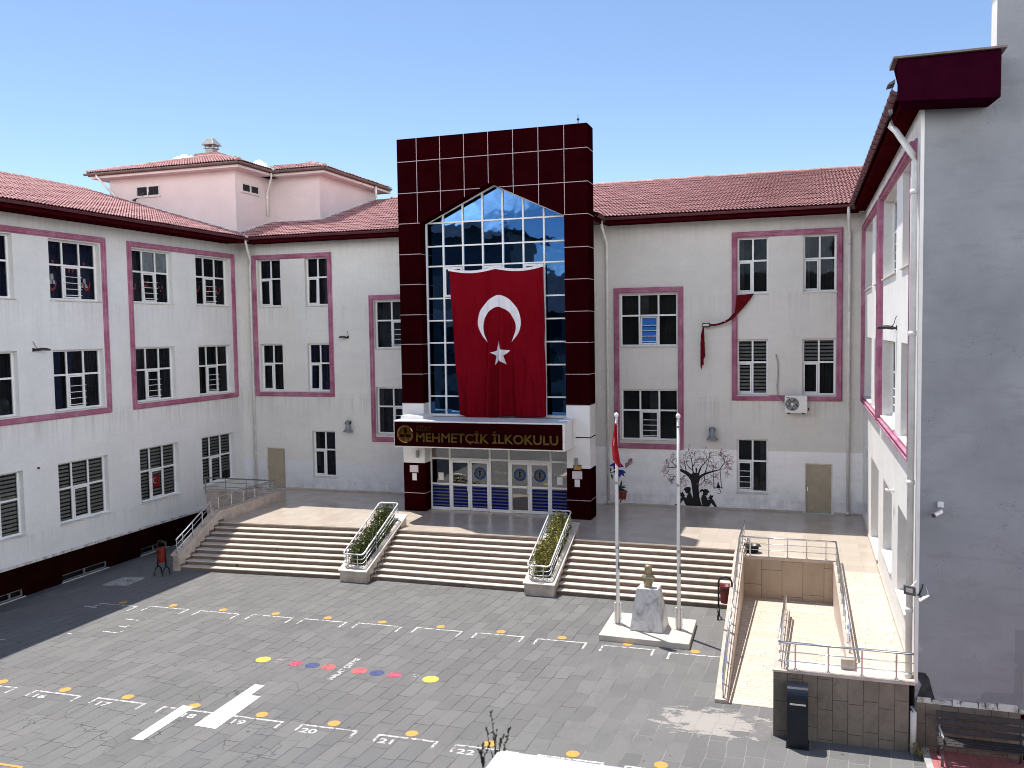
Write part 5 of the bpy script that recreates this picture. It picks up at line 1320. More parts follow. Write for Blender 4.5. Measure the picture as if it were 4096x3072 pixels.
# limp flag on the left pole
bm = bmesh.new(); prev = None
lp = [(6.17,-.02,.012),(5.95,-.055,.055),(5.75,-.085,.095),(5.55,-.105,.12),(5.3,-.10,.15),(5.1,-.085,.165),(4.99,-.02,.13),(4.92,.04,.05)]
def lerp_lp(t):
    f = t*(len(lp)-1); i = min(int(f), len(lp)-2); u = f-i; return [lp[i][k]*(1-u)+lp[i+1][k]*u for k in range(3)]
for j in range(41):
    z, c0, w_ = lerp_lp(j/40); x0, x1 = -5.21+c0-.0, -5.21+c0+w_+.05; ring = []
    for i in range(17):
        s_ = i/16; ring.append(bm.verts.new((x0+(x1-x0)*s_, 25.43-.055*sin(s_*pi*2.2+.6)-.03, z-.05*s_)))
    if prev:
        for i in range(16): bm.faces.new((prev[i],prev[i+1],ring[i+1],ring[i]))
    prev = ring
me = bpy.data.meshes.new('limp_flag'); bm.to_mesh(me); bm.free()
for p in me.polygons: p.use_smooth = True
me.materials.append(M['flag2']); lf = bpy.data.objects.new('limp_flag', me); COL.objects.link(lf); m_ = lf.modifiers.new('t','SOLIDIFY'); m_.thickness = .006
tag(lf, 'limp red flag with a white patch hanging furled on the left flagpole', 'flag')
mb = MB(); pp = [(-5.275,25.368,5.80),(-5.245,25.352,5.72),(-5.245,25.350,5.60),(-5.262,25.354,5.50),(-5.30,25.37,5.42),(-5.312,25.378,5.58),(-5.30,25.375,5.72)]; mb.prism(pp, (0,-.006,0)); mb.build('white_emblem', M['flag_w'], lf)
BOY=[(-5.157,1.451),(-5.096,1.501),(-5.051,1.482),(-4.993,1.586),(-4.936,1.704),(-4.872,1.786),(-4.907,1.835),(-4.935,1.899),(-4.975,1.951),(-4.886,1.966),(-4.839,2.033),(-4.779,1.942),(-4.716,1.837),(-4.766,1.824),(-4.674,1.762),(-4.638,1.89),(-4.593,1.964),(-4.652,1.955),(-4.695,1.977),(-4.718,2.024),(-4.73,2.074),(-4.765,2.101),(-4.807,2.092),(-4.779,2.129),(-4.736,2.196),(-4.651,2.235),(-4.567,2.232),(-4.482,2.235),(-4.518,2.205),(-4.468,2.193),(-4.504,2.17),(-4.469,2.128),(-4.497,2.112),(-4.504,1.997),(-4.448,1.884),(-4.413,1.771),(-4.401,1.39),(-4.633,1.386),(-4.724,1.512),(-4.806,1.674),(-4.894,1.547),(-4.951,1.421),(-4.973,1.391),(-5.108,1.399)]
GIRL=[(-4.015,1.516),(-4.049,1.615),(-4.063,1.772),(-4.035,1.888),(-3.979,1.962),(-3.999,2.076),(-4.09,2.043),(-4.139,1.97),(-4.132,2.056),(-4.09,2.144),(-4.027,2.178),(-3.971,2.149),(-3.895,2.181),(-3.811,2.17),(-3.742,2.101),(-3.693,2.018),(-3.735,2.044),(-3.756,2.022),(-3.784,2.021),(-3.798,1.97),(-3.791,1.935),(-3.84,1.897),(-3.895,1.923),(-3.84,1.854),(-3.798,1.713),(-3.687,1.768),(-3.777,1.771),(-3.673,1.961),(-3.638,1.906),(-3.545,1.924),(-3.611,1.785),(-3.534,1.696),(-3.452,1.529),(-3.396,1.417),(-3.424,1.394),(-3.493,1.427),(-3.59,1.522),(-3.646,1.605),(-3.701,1.488),(-3.785,1.398),(-3.869,1.373),(-4.036,1.369)]
CAT=[(-3.451,2.235),(-3.395,2.387),(-3.388,2.437),(-3.398,2.486),(-3.367,2.473),(-3.34,2.488),(-3.34,2.439),(-3.257,2.243)]
TRUNK=[(-4.454,1.388),(-4.418,1.592),(-4.409,1.92),(-4.451,2.304),(-4.494,2.51),(-4.581,2.655),(-4.711,2.769),(-4.857,2.853),(-4.988,2.914),(-4.988,3.021),(-4.827,2.967),(-4.624,2.891),(-4.464,2.784),(-4.412,2.839),(-4.434,3.046),(-4.391,3.047),(-4.357,2.856),(-4.247,2.845),(-4.183,2.847),(-4.16,2.966),(-4.058,3.147),(-4.015,3.148),(-4.102,2.909),(-4.146,2.73),(-3.929,2.856),(-3.585,2.963),(-3.271,3.033),(-3.271,3.003),(-3.585,2.898),(-3.93,2.753),(-4.103,2.608),(-4.155,2.434),(-4.162,2.197),(-4.134,1.843),(-4.076,1.608),(-3.99,1.387)]
STROKES=[[(-4.974,2.968,0.097),(-5.12,3.112,0.036),(-5.412,3.4,0.015)],[(-5.12,3.022,0.036),(-5.385,3.028,0.024),(-5.65,3.004,0.012)],[(-5.385,3.028,0.018),(-5.531,3.217,0.009)],[(-5.266,3.256,0.018),(-5.177,3.437,0.009)],[(-4.682,2.918,0.042),(-4.739,3.243,0.027),(-4.796,3.508,0.012)],[(-4.827,2.973,0.03),(-4.944,3.177,0.018),(-5.001,3.353,0.009)],[(-4.405,3.047,0.042),(-4.476,3.488,0.027),(-4.592,3.81,0.009)],[(-4.405,3.106,0.03),(-4.303,3.375,0.024),(-4.36,3.802,0.009)],[(-4.435,2.957,0.03),(-4.652,3.216,0.021),(-4.708,3.689,0.009)],[(-4.029,3.148,0.042),(-3.813,3.42,0.027),(-3.927,3.74,0.009)],[(-3.928,3.284,0.024),(-3.985,3.562,0.012)],[(-3.813,3.42,0.021),(-3.641,3.602,0.009)],[(-3.901,2.857,0.042),(-3.756,3.334,0.021),(-3.698,3.747,0.009)],[(-3.585,2.957,0.036),(-3.527,3.223,0.018),(-3.556,3.487,0.009)],[(-3.3,3.02,0.036),(-3.101,3.296,0.027),(-2.846,3.421,0.012)],[(-3.101,3.296,0.021),(-3.242,3.584,0.018),(-3.498,3.723,0.009)],[(-3.242,3.584,0.015),(-3.157,3.791,0.009)],[(-3.101,3.325,0.015),(-3.044,3.619,0.009)],[(-3.271,3.012,0.018),(-3.016,3.094,0.012),(-2.846,3.129,0.009)],[(-3.93,2.753,0.03),(-3.93,2.561,0.027),(-4.075,2.319,0.012)],[(-3.93,2.561,0.024),(-3.758,2.568,0.015),(-3.7,2.393,0.009)],[(-3.93,2.561,0.018),(-3.844,2.387,0.009)],[(-3.7,2.806,0.024),(-3.528,2.694,0.018),(-3.357,2.701,0.009)],[(-4.712,2.724,0.042),(-4.829,2.616,0.027),(-4.859,2.406,0.012)],[(-4.829,2.556,0.018),(-4.975,2.521,0.009)],[(-4.829,2.616,0.015),(-4.712,2.472,0.009)],[(-5.092,2.636,0.024),(-5.327,2.657,0.018),(-5.387,2.475,0.009)],[(-5.18,2.662,0.015),(-5.24,2.451,0.009)],[(-5.385,3.013,0.015),(-5.445,2.802,0.009),(-5.327,2.657,0.012)],[(-4.303,3.257,0.018),(-4.188,3.32,0.009)],[(-3.414,3.022,0.015),(-3.556,3.193,0.009)],[(-3.072,3.209,0.015),(-2.959,3.301,0.009)],[(-3.016,3.094,0.015),(-2.959,2.833,0.009)],[(-3.571,2.913,0.027),(-3.523,2.209,0.027)],[(-3.285,3.012,0.027),(-3.221,2.221,0.027)],[(-3.572,2.239,0.027),(-3.164,2.256,0.027)],[(-3.354,2.239,0.026),(-3.306,2.177,0.026),(-3.258,2.122,0.026),(-3.265,2.05,0.023),(-3.327,2.005,0.02),(-3.396,2.023,0.018),(-3.416,2.072,0.013)],[(-4.261,3.052,0.06),(-4.255,2.963,0.072),(-4.261,2.845,0.036)]]
LEAFY=[(-5.635,3.035),(-5.605,3.185),(-5.531,3.277),(-5.383,3.371),(-5.279,3.523),(-5.176,3.556),(-4.927,3.757),(-4.913,3.623),(-4.592,3.795),(-4.447,3.667),(-4.36,3.817),(-4.273,3.701),(-4.1,3.735),(-4.115,3.661),(-3.927,3.726),(-3.813,3.685),(-3.698,3.747),(-3.641,3.572),(-3.498,3.694),(-3.413,3.77),(-3.242,3.76),(-3.072,3.619),(-3.015,3.533),(-2.818,3.451),(-2.846,3.304),(-2.874,3.128),(-2.903,3.039),(-2.988,2.832),(-3.073,2.887),(-3.414,2.875),(-3.471,2.755),(-3.357,2.701),(-3.7,2.423),(-3.815,2.448),(-3.844,2.358),(-4.074,2.408),(-4.017,2.262),(-4.859,2.406),(-4.712,2.531),(-5.387,2.475),(-5.24,2.421),(-5.475,2.681),(-5.444,2.862),(-5.562,2.917),(-5.503,2.92),(-4.275,3.14),(-4.188,3.172),(-4.13,3.159),(-3.986,3.031),(-4.738,3.628),(-4.564,3.338),(-4.68,3.304),(-3.556,3.164),(-3.843,2.742),(-5.384,3.222),(-5.206,3.436)]
BLUE=[[(-7.955,3.023),(-7.844,3.109),(-7.732,3.168),(-7.594,3.131),(-7.456,3.149),(-7.375,3.07),(-7.32,2.975),(-7.416,2.986),(-7.486,2.956),(-7.596,2.98),(-7.707,2.894),(-7.777,2.85),(-7.789,3.028),(-7.872,2.993)],[(-7.805,2.78),(-7.68,2.853),(-7.486,2.874),(-7.321,2.838),(-7.226,2.718),(-7.336,2.72),(-7.29,2.557),(-7.433,2.656),(-7.511,2.51),(-7.585,2.651),(-7.723,2.646),(-7.695,2.729)]]
GREEN=[[(-7.972,2.733),(-7.957,2.858),(-7.873,2.971),(-7.865,2.861),(-7.916,2.763)],[(-7.822,2.427),(-7.89,2.557),(-7.875,2.695),(-7.806,2.615)],[(-7.421,2.409),(-7.403,2.273),(-7.431,2.134),(-7.326,2.193),(-7.271,2.201),(-7.354,2.132),(-7.217,2.126),(-7.327,2.07),(-7.437,2.079),(-7.245,1.983),(-7.177,1.939),(-7.186,1.864),(-7.246,1.922),(-7.383,1.93),(-7.563,1.936),(-7.743,1.915),(-7.701,1.98),(-7.576,2.018),(-7.56,2.239),(-7.506,2.159),(-7.477,2.297)]]
GSTEM=[[(-8.063,2.523,0.038),(-7.93,2.721,0.033),(-7.708,2.742,0.022)],[(-7.454,1.748,0.027),(-7.469,1.555,0.038),(-7.504,1.374,0.06)],[(-7.265,2.95,0.022),(-7.072,3.093,0.027),(-6.935,3.18,0.016),(-6.88,3.222,0.014)]]
PINK=[[(-7.265,2.991),(-7.27,3.128),(-7.209,3.212),(-7.149,3.173),(-7.139,3.296),(-7.043,3.386),(-6.948,3.357),(-6.962,3.22),(-7.1,3.106),(-7.21,3.007)]]
RED=[[(-7.59,1.935),(-7.438,1.928),(-7.218,1.909),(-7.22,1.731),(-7.282,1.494),(-7.331,1.616),(-7.428,1.488),(-7.454,1.693),(-7.482,1.609),(-7.566,1.55),(-7.583,1.77)]]
BANTRI=[(-2.609,10.196),(-2.267,10.225),(-1.916,10.262),(-2.04,10.075),(-2.246,9.803),(-2.453,9.574),(-2.641,9.385),(-2.787,9.324),(-2.776,9.399),(-2.672,9.514),(-2.64,9.877)]
BANSTR=[(-2.693,9.408,0.159),(-2.891,9.223,0.1),(-3.207,9.074,0.086),(-3.46,9.018,0.086),(-3.651,9.017,0.077)]
BANHANG=[(-3.949,8.946),(-3.902,8.934),(-3.882,8.392),(-3.855,7.741),(-3.92,7.61),(-3.914,7.354),(-3.957,7.404),(-4.021,7.153),(-4.053,7.415),(-4.047,8.242),(-4.024,8.654)]

# ------------------------------------------------------------------ murals painted on the right part of the main wall
def wallpoly(mb, pts, d=.004, y=YF): mb.face([(x, y-d, z) for x, z in pts])
def stroke(mb, pts, d=.004, y=YF, wmin=.012):
    P = [Vector((p[0], p[1])) for p in pts]; Ls = []
    sm = []
    for i in range(len(P)-1):
        p0, p1, p2, p3 = P[max(i-1,0)], P[i], P[i+1], P[min(i+2,len(P)-1)]
        for k in range(4):
            t = k/4; sm.append((.5*((2*p1)+(-p0+p2)*t+(2*p0-5*p1+4*p2-p3)*t*t+(-p0+3*p1-3*p2+p3)*t**3), pts[i][2]*(1-t)+pts[i+1][2]*t))
    sm.append((P[-1], pts[-1][2])); prev = None
    for i, (p, w_) in enumerate(sm):
        q = sm[min(i+1,len(sm)-1)][0]-sm[max(i-1,0)][0]; q.normalize(); nrm = Vector((-q.y, q.x))*max(w_, wmin)/2
        a, b_ = p+nrm, p-nrm
        if prev: mb.face([(prev[0].x,y-d,prev[0].y),(a.x,y-d,a.y),(b_.x,y-d,b_.y),(prev[1].x,y-d,prev[1].y)])
        prev = (a, b_)
mb = MB(); wallpoly(mb, TRUNK)
for s_ in STROKES: stroke(mb, s_, .005)
mur = mb.build('tree_mural', M['black_paint'], school); mur['label'] = 'black painted tree with two reading children, mural on the lower wall'
for nm, pg in (('reading_boy', BOY), ('reading_girl', GIRL), ('painted_cat', CAT)):
    mb = MB(); wallpoly(mb, pg, .006); mb.build(nm, M['black_paint'], mur)
tw = MB()
rs = random.Random(3)
for s_ in STROKES[:33]:   # side twigs
    for k in range(5):
        i = rs.randrange(len(s_)-1); t = rs.random(); p = [s_[i][c]*(1-t)+s_[i+1][c]*t for c in (0,1)]
        dx, dz = s_[i+1][0]-s_[i][0], s_[i+1][1]-s_[i][1]; a = math.atan2(dz, dx)+rs.choice((-1,1))*rs.uniform(.4,1.0); l = rs.uniform(.10,.24)
        e_ = (p[0]+l*cos(a), p[1]+l*sin(a)); stroke(tw, [(p[0],p[1],.016),(p[0]+l*.5*cos(a+.15),p[1]+l*.5*sin(a+.15),.013),(e_[0],e_[1],.01)], .005, wmin=.010)
        LEAFY.append((round(e_[0],3), round(e_[1],3)))
tw.build('twigs', M['mural_rose'], mur)
mb = MB()
for (x, z) in LEAFY:
    for k in range(3):
        cx_, cz_ = x+rs.uniform(-.06,.06), z+rs.uniform(-.05,.05); r = rs.uniform(.010,.019); a0 = rs.uniform(0,6)
        wallpoly(mb, [(cx_+r*cos(a0+2*pi*i/5)*(1.5 if i % 2 else .8), cz_+r*sin(a0+2*pi*i/5)) for i in range(5)], .0065)
mb.build('blossom', M['mural_rose'], mur)
mb = MB()
for p in BLUE: wallpoly(mb, p)
fm = mb.build('flower_mural', M['mural_blue'], school); fm['label'] = 'blue and red flowers with a butterfly painted on the lower wall'
mb = MB(); [wallpoly(mb, p, .006) for p in GREEN]; mb.build('painted_leaves', M['mural_green'], fm)
mb = MB(); [stroke(mb, p, .007) for p in GSTEM]; mb.build('painted_stems', M['black_paint'], fm)
mb = MB(); [wallpoly(mb, p) for p in PINK]; mb.build('painted_butterfly', M['mural_pink'], fm)
mb = MB(); [wallpoly(mb, p) for p in RED]; mb.build('painted_petals', M['mural_red'], fm)

# ------------------------------------------------------------------ things fixed to the walls
t = thing('air_conditioner', 'white outdoor air conditioner unit hung under the upper right windows', 'air conditioner', (-.29, YF, 5.46))
mb = MB(); mb.box((-.72,YF-.44,5.46),(.14,YF-.10,6.15)); mb.build('casing', M['white_plastic'], t, bevel=.02)
cx_, cz_ = -.43, 5.81
mb = MB(); mb.lathe([(.265,0),(.265,-.006),(.0,-.006)], (cx_,YF-.441,cz_), 28, 'y', caps=False); mb.build('fan_opening', M['dark_plastic'], t)
mb = MB()
for k in range(5):
    a = 2*pi*k/5; P = [(cx_+r*cos(a+d), YF-.450-.008*j, cz_+r*sin(a+d)) for j, (r, d) in enumerate(((.05,0),(.24,.05),(.24,.75),(.07,.8)))]; mb.face(P)
mb.build('fan_blades', M['cast'], t)
mb = MB()
for r in (.09,.14,.19,.24,.27): mb.tube([(cx_+r*cos(2*pi*k/24), YF-.475, cz_+r*sin(2*pi*k/24)) for k in range(24)], .005, 4, closed=True)
mb.lathe([(.055,0),(.055,-.03)], (cx_,YF-.455,cz_), 16, 'y'); mb.build('grille', M['white_plastic'], t)
mb = MB(); mb.box((-.64,YF-.442,6.06),(-.55,YF-.4405,6.09)); mb.build('badge', M['dark_plastic'], t)
mb = MB(); mb.box((-.62,YF-.46,5.41),(-.52,YF,5.455)); mb.box((-.06,YF-.46,5.41),(.04,YF,5.455)); mb.build('wall_brackets', M['dark_plastic'], t)
mb = MB(); mb.tube([(.16,YF-.3,5.55),(.20,YF-.3,5.60),(.17,YF-.3,5.66)], .025, 6); mb.build('valve', M['dark_plastic'], t)
mb = MB(); mb.tube([(-1.06,YF-.0,7.76),(-1.06,YF-.05,7.74),(-1.04,YF-.06,7.65),(-.99,YF-.05,7.45),(-.985,YF-.05,7.0),(-1.02,YF-.05,6.5),(-1.0,YF-.06,6.15),(-.93,YF-.12,5.98),(-.78,YF-.2,5.86),(-.71,YF-.22,5.84)], .026, 8); mb.build('hose', M['grey_hose'], t, smooth=True)

def horn(x, z, label):
    t = thing('horn_loudspeaker', label, 'loudspeaker', (x, YF, z), 'horn loudspeakers on the main wall')
    y = YF-.24
    mb = MB(); mb.lathe([(.225,-.53+.02),(.235,-.53),(.215,-.50),(.15,-.43),(.105,-.33),(.085,-.24),(.08,-.20)], (x,y,z+.27), 28, caps=False); o = mb.build('horn', M['horn'], t, smooth=True); s_ = o.modifiers.new('t','SOLIDIFY'); s_.thickness = .008
    mb = MB(); mb.lathe([(.10,-.22),(.11,-.20),(.11,-.06),(.075,-.045),(.075,.0)], (x,y,z+.27), 20); mb.build('driver', M['horn'], t, bevel=.004)
    mb = MB(); mb.box((x-.125,y-.06,z+.09),(x-.10,y+.10,z+.20)); mb.box((x+.10,y-.06,z+.09),(x+.125,y+.10,z+.20)); mb.box((x-.05,y+.08,z+.08),(x+.05,YF-.001,z+.22)); mb.build('bracket', M['lamp_black'], t)
horn(-20.44, 4.53, 'grey horn loudspeaker on the wall left of the entrance tower'); horn(-3.58, 4.55, 'grey horn loudspeaker on the wall above the tree mural')
def streetlamp(f, u, z, d, label, tilt=0, s=1, wire=True):
    """flat LED flood lamp on a short arm; its head leans along the facade by tilt metres"""
    p0 = f.p(u, z, 0)
    t = thing('floodlight', label, 'floodlight', p0, 'floodlights on the walls')
    mb = MB(); mb.tube([f.p(u,z,0), f.p(u+tilt*.15,z-.02,d*.35)], .03, 8); mb.box(*[tuple(sorted_) for sorted_ in zip(*[sorted(q) for q in zip(f.p(u-.05,z-.06,0), f.p(u+.05,z+.06,.02))])]); mb.build('arm', M['lamp_black'], t)
    ux = tilt
    def q(a, b, h): # a along the head 0..1, b across -1..1
        return f.p(u+ux*(.15+.85*a)+b*.13*s*(1 if abs(tilt) < .2 else .35), z+h-.02+.10*a*(1-a), d*(.30+.70*a)+ (0 if abs(tilt) < .2 else b*.12*s))
    mb = MB(); n = 8; w_ = [.45,.8,1,1,1,1,.95,.85,.55]; top = []; bot = []
    for i in range(n+1):
        a = i/n; top.append([q(a, b*w_[i], .035*(1-b*b)+.03) for b in (-1,-.5,0,.5,1)]); bot.append([q(a, b*w_[i], -.02) for b in (-1,-.5,0,.5,1)])
    for i in range(n):
        for j in range(4): mb.face([top[i][j],top[i+1][j],top[i+1][j+1],top[i][j+1]]); mb.face([bot[i][j],bot[i+1][j],bot[i+1][j+1],bot[i][j+1]])
        for j in (0,4): mb.face([top[i][j],top[i+1][j],bot[i+1][j],bot[i][j]])
    for i in (0,n): mb.face(top[i]+bot[i][::-1])
    bmesh.ops.remove_doubles(mb.bm, verts=mb.bm.verts, dist=1e-4); mb.build('lamp_head', M['lamp_black'], t, smooth=False)
    mb = MB(); mb.face([q(.30,-.6,-.024), q(.88,-.6,-.024), q(.88,.6,-.024), q(.30,.6,-.024)]); mb.build('lens', M['lamp_glass'], t)
    if wire: mb = MB(); mb.tube([f.p(u-.02,z+.30,.005), f.p(u,z+.24,.04), f.p(u+.05,z+.12,.06), f.p(u+.08+tilt*.1,z+.02,.12)], .009, 5); mb.build('cable', M['lamp_black'], t)
streetlamp(LEFT, 24.95, 8.47, .42, 'black floodlight on the left wing beside the middle row of windows', tilt=.22, s=1.5)
streetlamp(MAIN, -20.45, 8.72, .40, 'black floodlight on the main wall above the left horn loudspeaker', tilt=-.25, s=1.3)
streetlamp(RIGHT, 24.3, 8.82, .36, 'black floodlight on a long arm on the sunlit right wing', tilt=.5, s=1.0)
t = thing('floodlight', 'small square floodlight on the main wall draped with fallen red bunting cloth', 'floodlight', (-3.82, YF, 9.0), 'floodlights on the walls')
mb = MB(); mb.box((-3.98,YF-.30,8.92),(-3.66,YF-.12,9.10)); mb.build('lamp_head', M['lamp_black'], t, bevel=.02)
mb = MB(); mb.box((-3.95,YF-.306,8.975),(-3.70,YF-.301,9.06)); mb.build('lens', M['lamp_glass'], t)
mb = MB(); mb.tube([(-3.82,YF-.13,9.0),(-3.82,YF,9.0)], .03, 6); mb.build('arm', M['lamp_black'], t)
# fallen flag cloth, caught on that lamp
def cloth_poly(mb, pts, y, amp, freq):
    v, f = cdt(list(pts), .07); vs = [mb.bm.verts.new((p.x, y+amp*sin((p.x*.8-p.y*.55)*freq), p.y)) for p in v]
    for t in f: mb.bm.faces.new([vs[i] for i in t])
ban = thing('fallen_flag', 'torn dark red cloth hanging twisted from an upper window over a floodlight', 'flag', (-3.0, YF-.2, 9.0))
mb = MB(); cloth_poly(mb, BANTRI, YF-.16, .028, 26); o = mb.build('spread_cloth', M['cloth_dark'], ban, smooth=True); s_ = o.modifiers.new('t','SOLIDIFY'); s_.thickness = .006
mb = MB(); stroke(mb, BANSTR, .0, YF-.20); o = mb.build('twisted_cloth', M['cloth_dark'], ban); s_ = o.modifiers.new('t','SOLIDIFY'); s_.thickness = .05
mb = MB(); cloth_poly(mb, BANHANG, YF-.24, .022, 40); o = mb.build('hanging_cloth', M['cloth_dark'], ban, smooth=True); s_ = o.modifiers.new('t','SOLIDIFY'); s_.thickness = .01
mb = MB(); mb.prism([(x,YF-.228,z) for x, z in ((-3.10,9.155),(-3.0,9.20),(-2.95,9.195),(-3.05,9.135))], (0,-.01,0)); mb.prism([(x,YF-.23,z) for x, z in ((-2.77,9.33),(-2.69,9.36),(-2.67,9.33),(-2.73,9.305))], (0,-.01,0)); mb.build('white_patches', M['flag_w'], ban)
# wall lamps and notices on the pillars
for x, z, lab in ((-15.40,3.80,'grey tube wall lamp on the left pillar of the entrance'),(-8.55,3.68,'grey tube wall lamp on the right pillar of the entrance')):
    t = thing('wall_lamp', lab, 'wall lamp', (x, TY, z), 'tube lamps on the entrance pillars')
    mb = MB(); mb.lathe([(.062,-.145),(.066,-.14),(.066,.14),(.062,.145)], (x,TY-.11,z), 18); mb.build('tube', M['horn'], t, smooth=False)
    mb = MB(); mb.box((x-.03,TY-.06,z-.05),(x+.03,TY-.001,z+.05)); mb.build('mount', M['horn'], t)
def notice(x0, x1, z0, z1, mat, label, cat='notice'):
    mb = MB(); mb.box((x0,TY-.016,z0),(x1,TY-.001,z1)); o = mb.build('notice_board' if mat == 'notice' else ('brass_plaque' if cat == 'plaque' else 'paper_notice'), M[mat], None, bevel=.002); tag(o, label, cat); return o
notice(-15.81,-15.42,3.00,3.30,'notice','wide pinkish printed notice, upper one on the left maroon pillar'); notice(-15.70,-15.50,2.66,2.96,'paper','narrow white paper notice, lower one on the left maroon pillar')
notice(-8.74,-8.33,2.98,3.29,'notice','wide pinkish printed notice, upper one on the right maroon pillar'); notice(-8.64,-8.43,2.66,2.96,'paper','narrow white paper notice, lower one on the right maroon pillar')
o = notice(-8.66,-8.38,3.35,3.52,'plaque','small framed brass plaque under the lamp on the right pillar','plaque')
mb = MB(); mb.box((-8.685,TY-.02,3.325),(-8.66,TY-.001,3.545)); mb.box((-8.38,TY-.02,3.325),(-8.355,TY-.001,3.545)); mb.box((-8.66,TY-.02,3.325),(-8.38,TY-.001,3.35)); mb.box((-8.66,TY-.02,3.52),(-8.38,TY-.001,3.545)); mb.build('plaque_frame', M['wood_dark'], o)
# lightning rod
t = thing('lightning_rod', 'short dark lightning rod with a cup on top of the entrance tower', 'lightning rod', (-8.48, 34.5, TT))
mb = MB(); mb.lathe([(.05,TT),(.03,TT+.03),(.018,TT+.08),(.018,TT+.22),(.05,TT+.27),(.062,TT+.30),(.02,TT+.305)], (-8.48,34.5,0), 12); mb.build('cup', M['iron'], t)
mb = MB(); mb.tube([(-8.48,34.5,TT+.30),(-8.48,34.5,TT+.50)], [.016,.004], 6); mb.build('spike', M['iron'], t)
# camera on the end wall
t = thing('security_camera', 'white bullet security camera with junction box on the grey end wall', 'security camera', (2.67, YE, 5.1))
mb = MB(); mb.box((2.61,YE-.07,5.15),(2.72,YE-.001,5.27)); mb.build('junction_box', M['white_plastic'], t, bevel=.008)
mb = MB(); mb.tube([(2.66,YE-.05,5.16),(2.67,YE-.06,5.10),(2.66,YE-.12,5.07)], .03, 8); mb.build('bracket', M['white_plastic'], t, smooth=True)
mb = MB(); mb.tube([(2.68,YE-.10,5.08),(2.52,YE-.22,5.015)], .042, 12); mb.build('body', M['white_plastic'], t)
mb = MB(); mb.tube([(2.525,YE-.216,5.017),(2.505,YE-.232,5.008)], .044, 12); mb.build('lens', M['dark_plastic'], t)
t = thing('security_camera', 'small white camera sticking out over the lower windows of the sunlit wing', 'security camera', (XR, 24.6, 4.62))
mb = MB(); mb.tube([(XR,24.6,4.62),(XR-.16,24.6,4.62)], .03, 8); mb.lathe([(.05,0),(.05,.02)],(XR-.022,24.6,4.62),12,'x'); mb.build('bracket', M['white_plastic'], t)
mb = MB(); mb.tube([(XR-.14,24.55,4.62),(XR-.17,24.85,4.60)], .035, 10); mb.build('body', M['white_plastic'], t)
t = thing('floodlight', 'square grey floodlight facing the ramp on the corner of the right wing', 'floodlight', (2.15, 19.6, 3.45), 'floodlights on the walls')
mb = MB(); mb.hexa([(1.97,19.50,3.37),(2.19,19.44,3.35),(2.19,19.49,3.35),(1.97,19.55,3.37),(1.96,19.44,3.57),(2.18,19.38,3.55),(2.18,19.45,3.55),(1.96,19.51,3.57)]); mb.build('lamp_head', M['cast'], t, bevel=.006)
mb = MB(); mb.face([(2.005,19.463,3.43),(2.13,19.428,3.415),(2.125,19.40,3.52),(2.0,19.435,3.53)]); mb.build('lens', M['lamp_glass'], t)
mb = MB(); mb.tube([(2.10,19.49,3.53),(2.2,19.62,3.60),(2.235,19.76,3.58)], .013, 6); mb.build('arm', M['clad'], t)
t = thing('floodlight', 'small white floodlight seen edge on, low on the grey end wall', 'floodlight', (2.42, YE, 3.4), 'floodlights on the walls')
mb = MB(); mb.hexa([(2.27,YE-.30,3.225),(2.46,YE-.24,3.345),(2.46,YE-.06,3.345),(2.27,YE-.12,3.225),(2.265,YE-.30,3.243),(2.455,YE-.24,3.363),(2.455,YE-.06,3.363),(2.265,YE-.12,3.243)]); mb.build('lamp_head', M['white_plastic'], t)
mb = MB(); mb.tube([(2.44,YE-.15,3.35),(2.435,YE-.08,3.42),(2.42,YE,3.46)], .010, 6); mb.build('bracket', M['white_plastic'], t)
mb = MB(); mb.tube([(2.18,19.46,3.37),(2.22,19.6,3.33),(2.28,YE-.02,3.32),(2.30,YE-.01,3.30),(2.34,YE-.02,3.42),(2.36,YE-.01,3.50)], .008, 5); mb.tube([(2.36,YE-.01,3.53),(2.34,YE-.02,3.43),(2.29,YE-.02,3.33),(2.27,YE-.02,3.27)], .010, 5); mb.tube([(2.28,YE-.02,3.31),(2.33,YE-.02,3.26)], .01, 5); mb.build('cable', M['lamp_black'], t)

mb = MB(); mb.box((4.19,YE-.045,0),(5.4,YE-.030,1.0)); mb.build('base_door', M['maroon'], school)
mb = MB(); mb.prism([(XL+.002,24.93+.07*cos(2*pi*k/9),4.18+.05*sin(2*pi*k/9)*random.uniform(.7,1.2)) for k in range(9)], (.008,0,0)); mb.build('wall_hole', M['stain'], school)
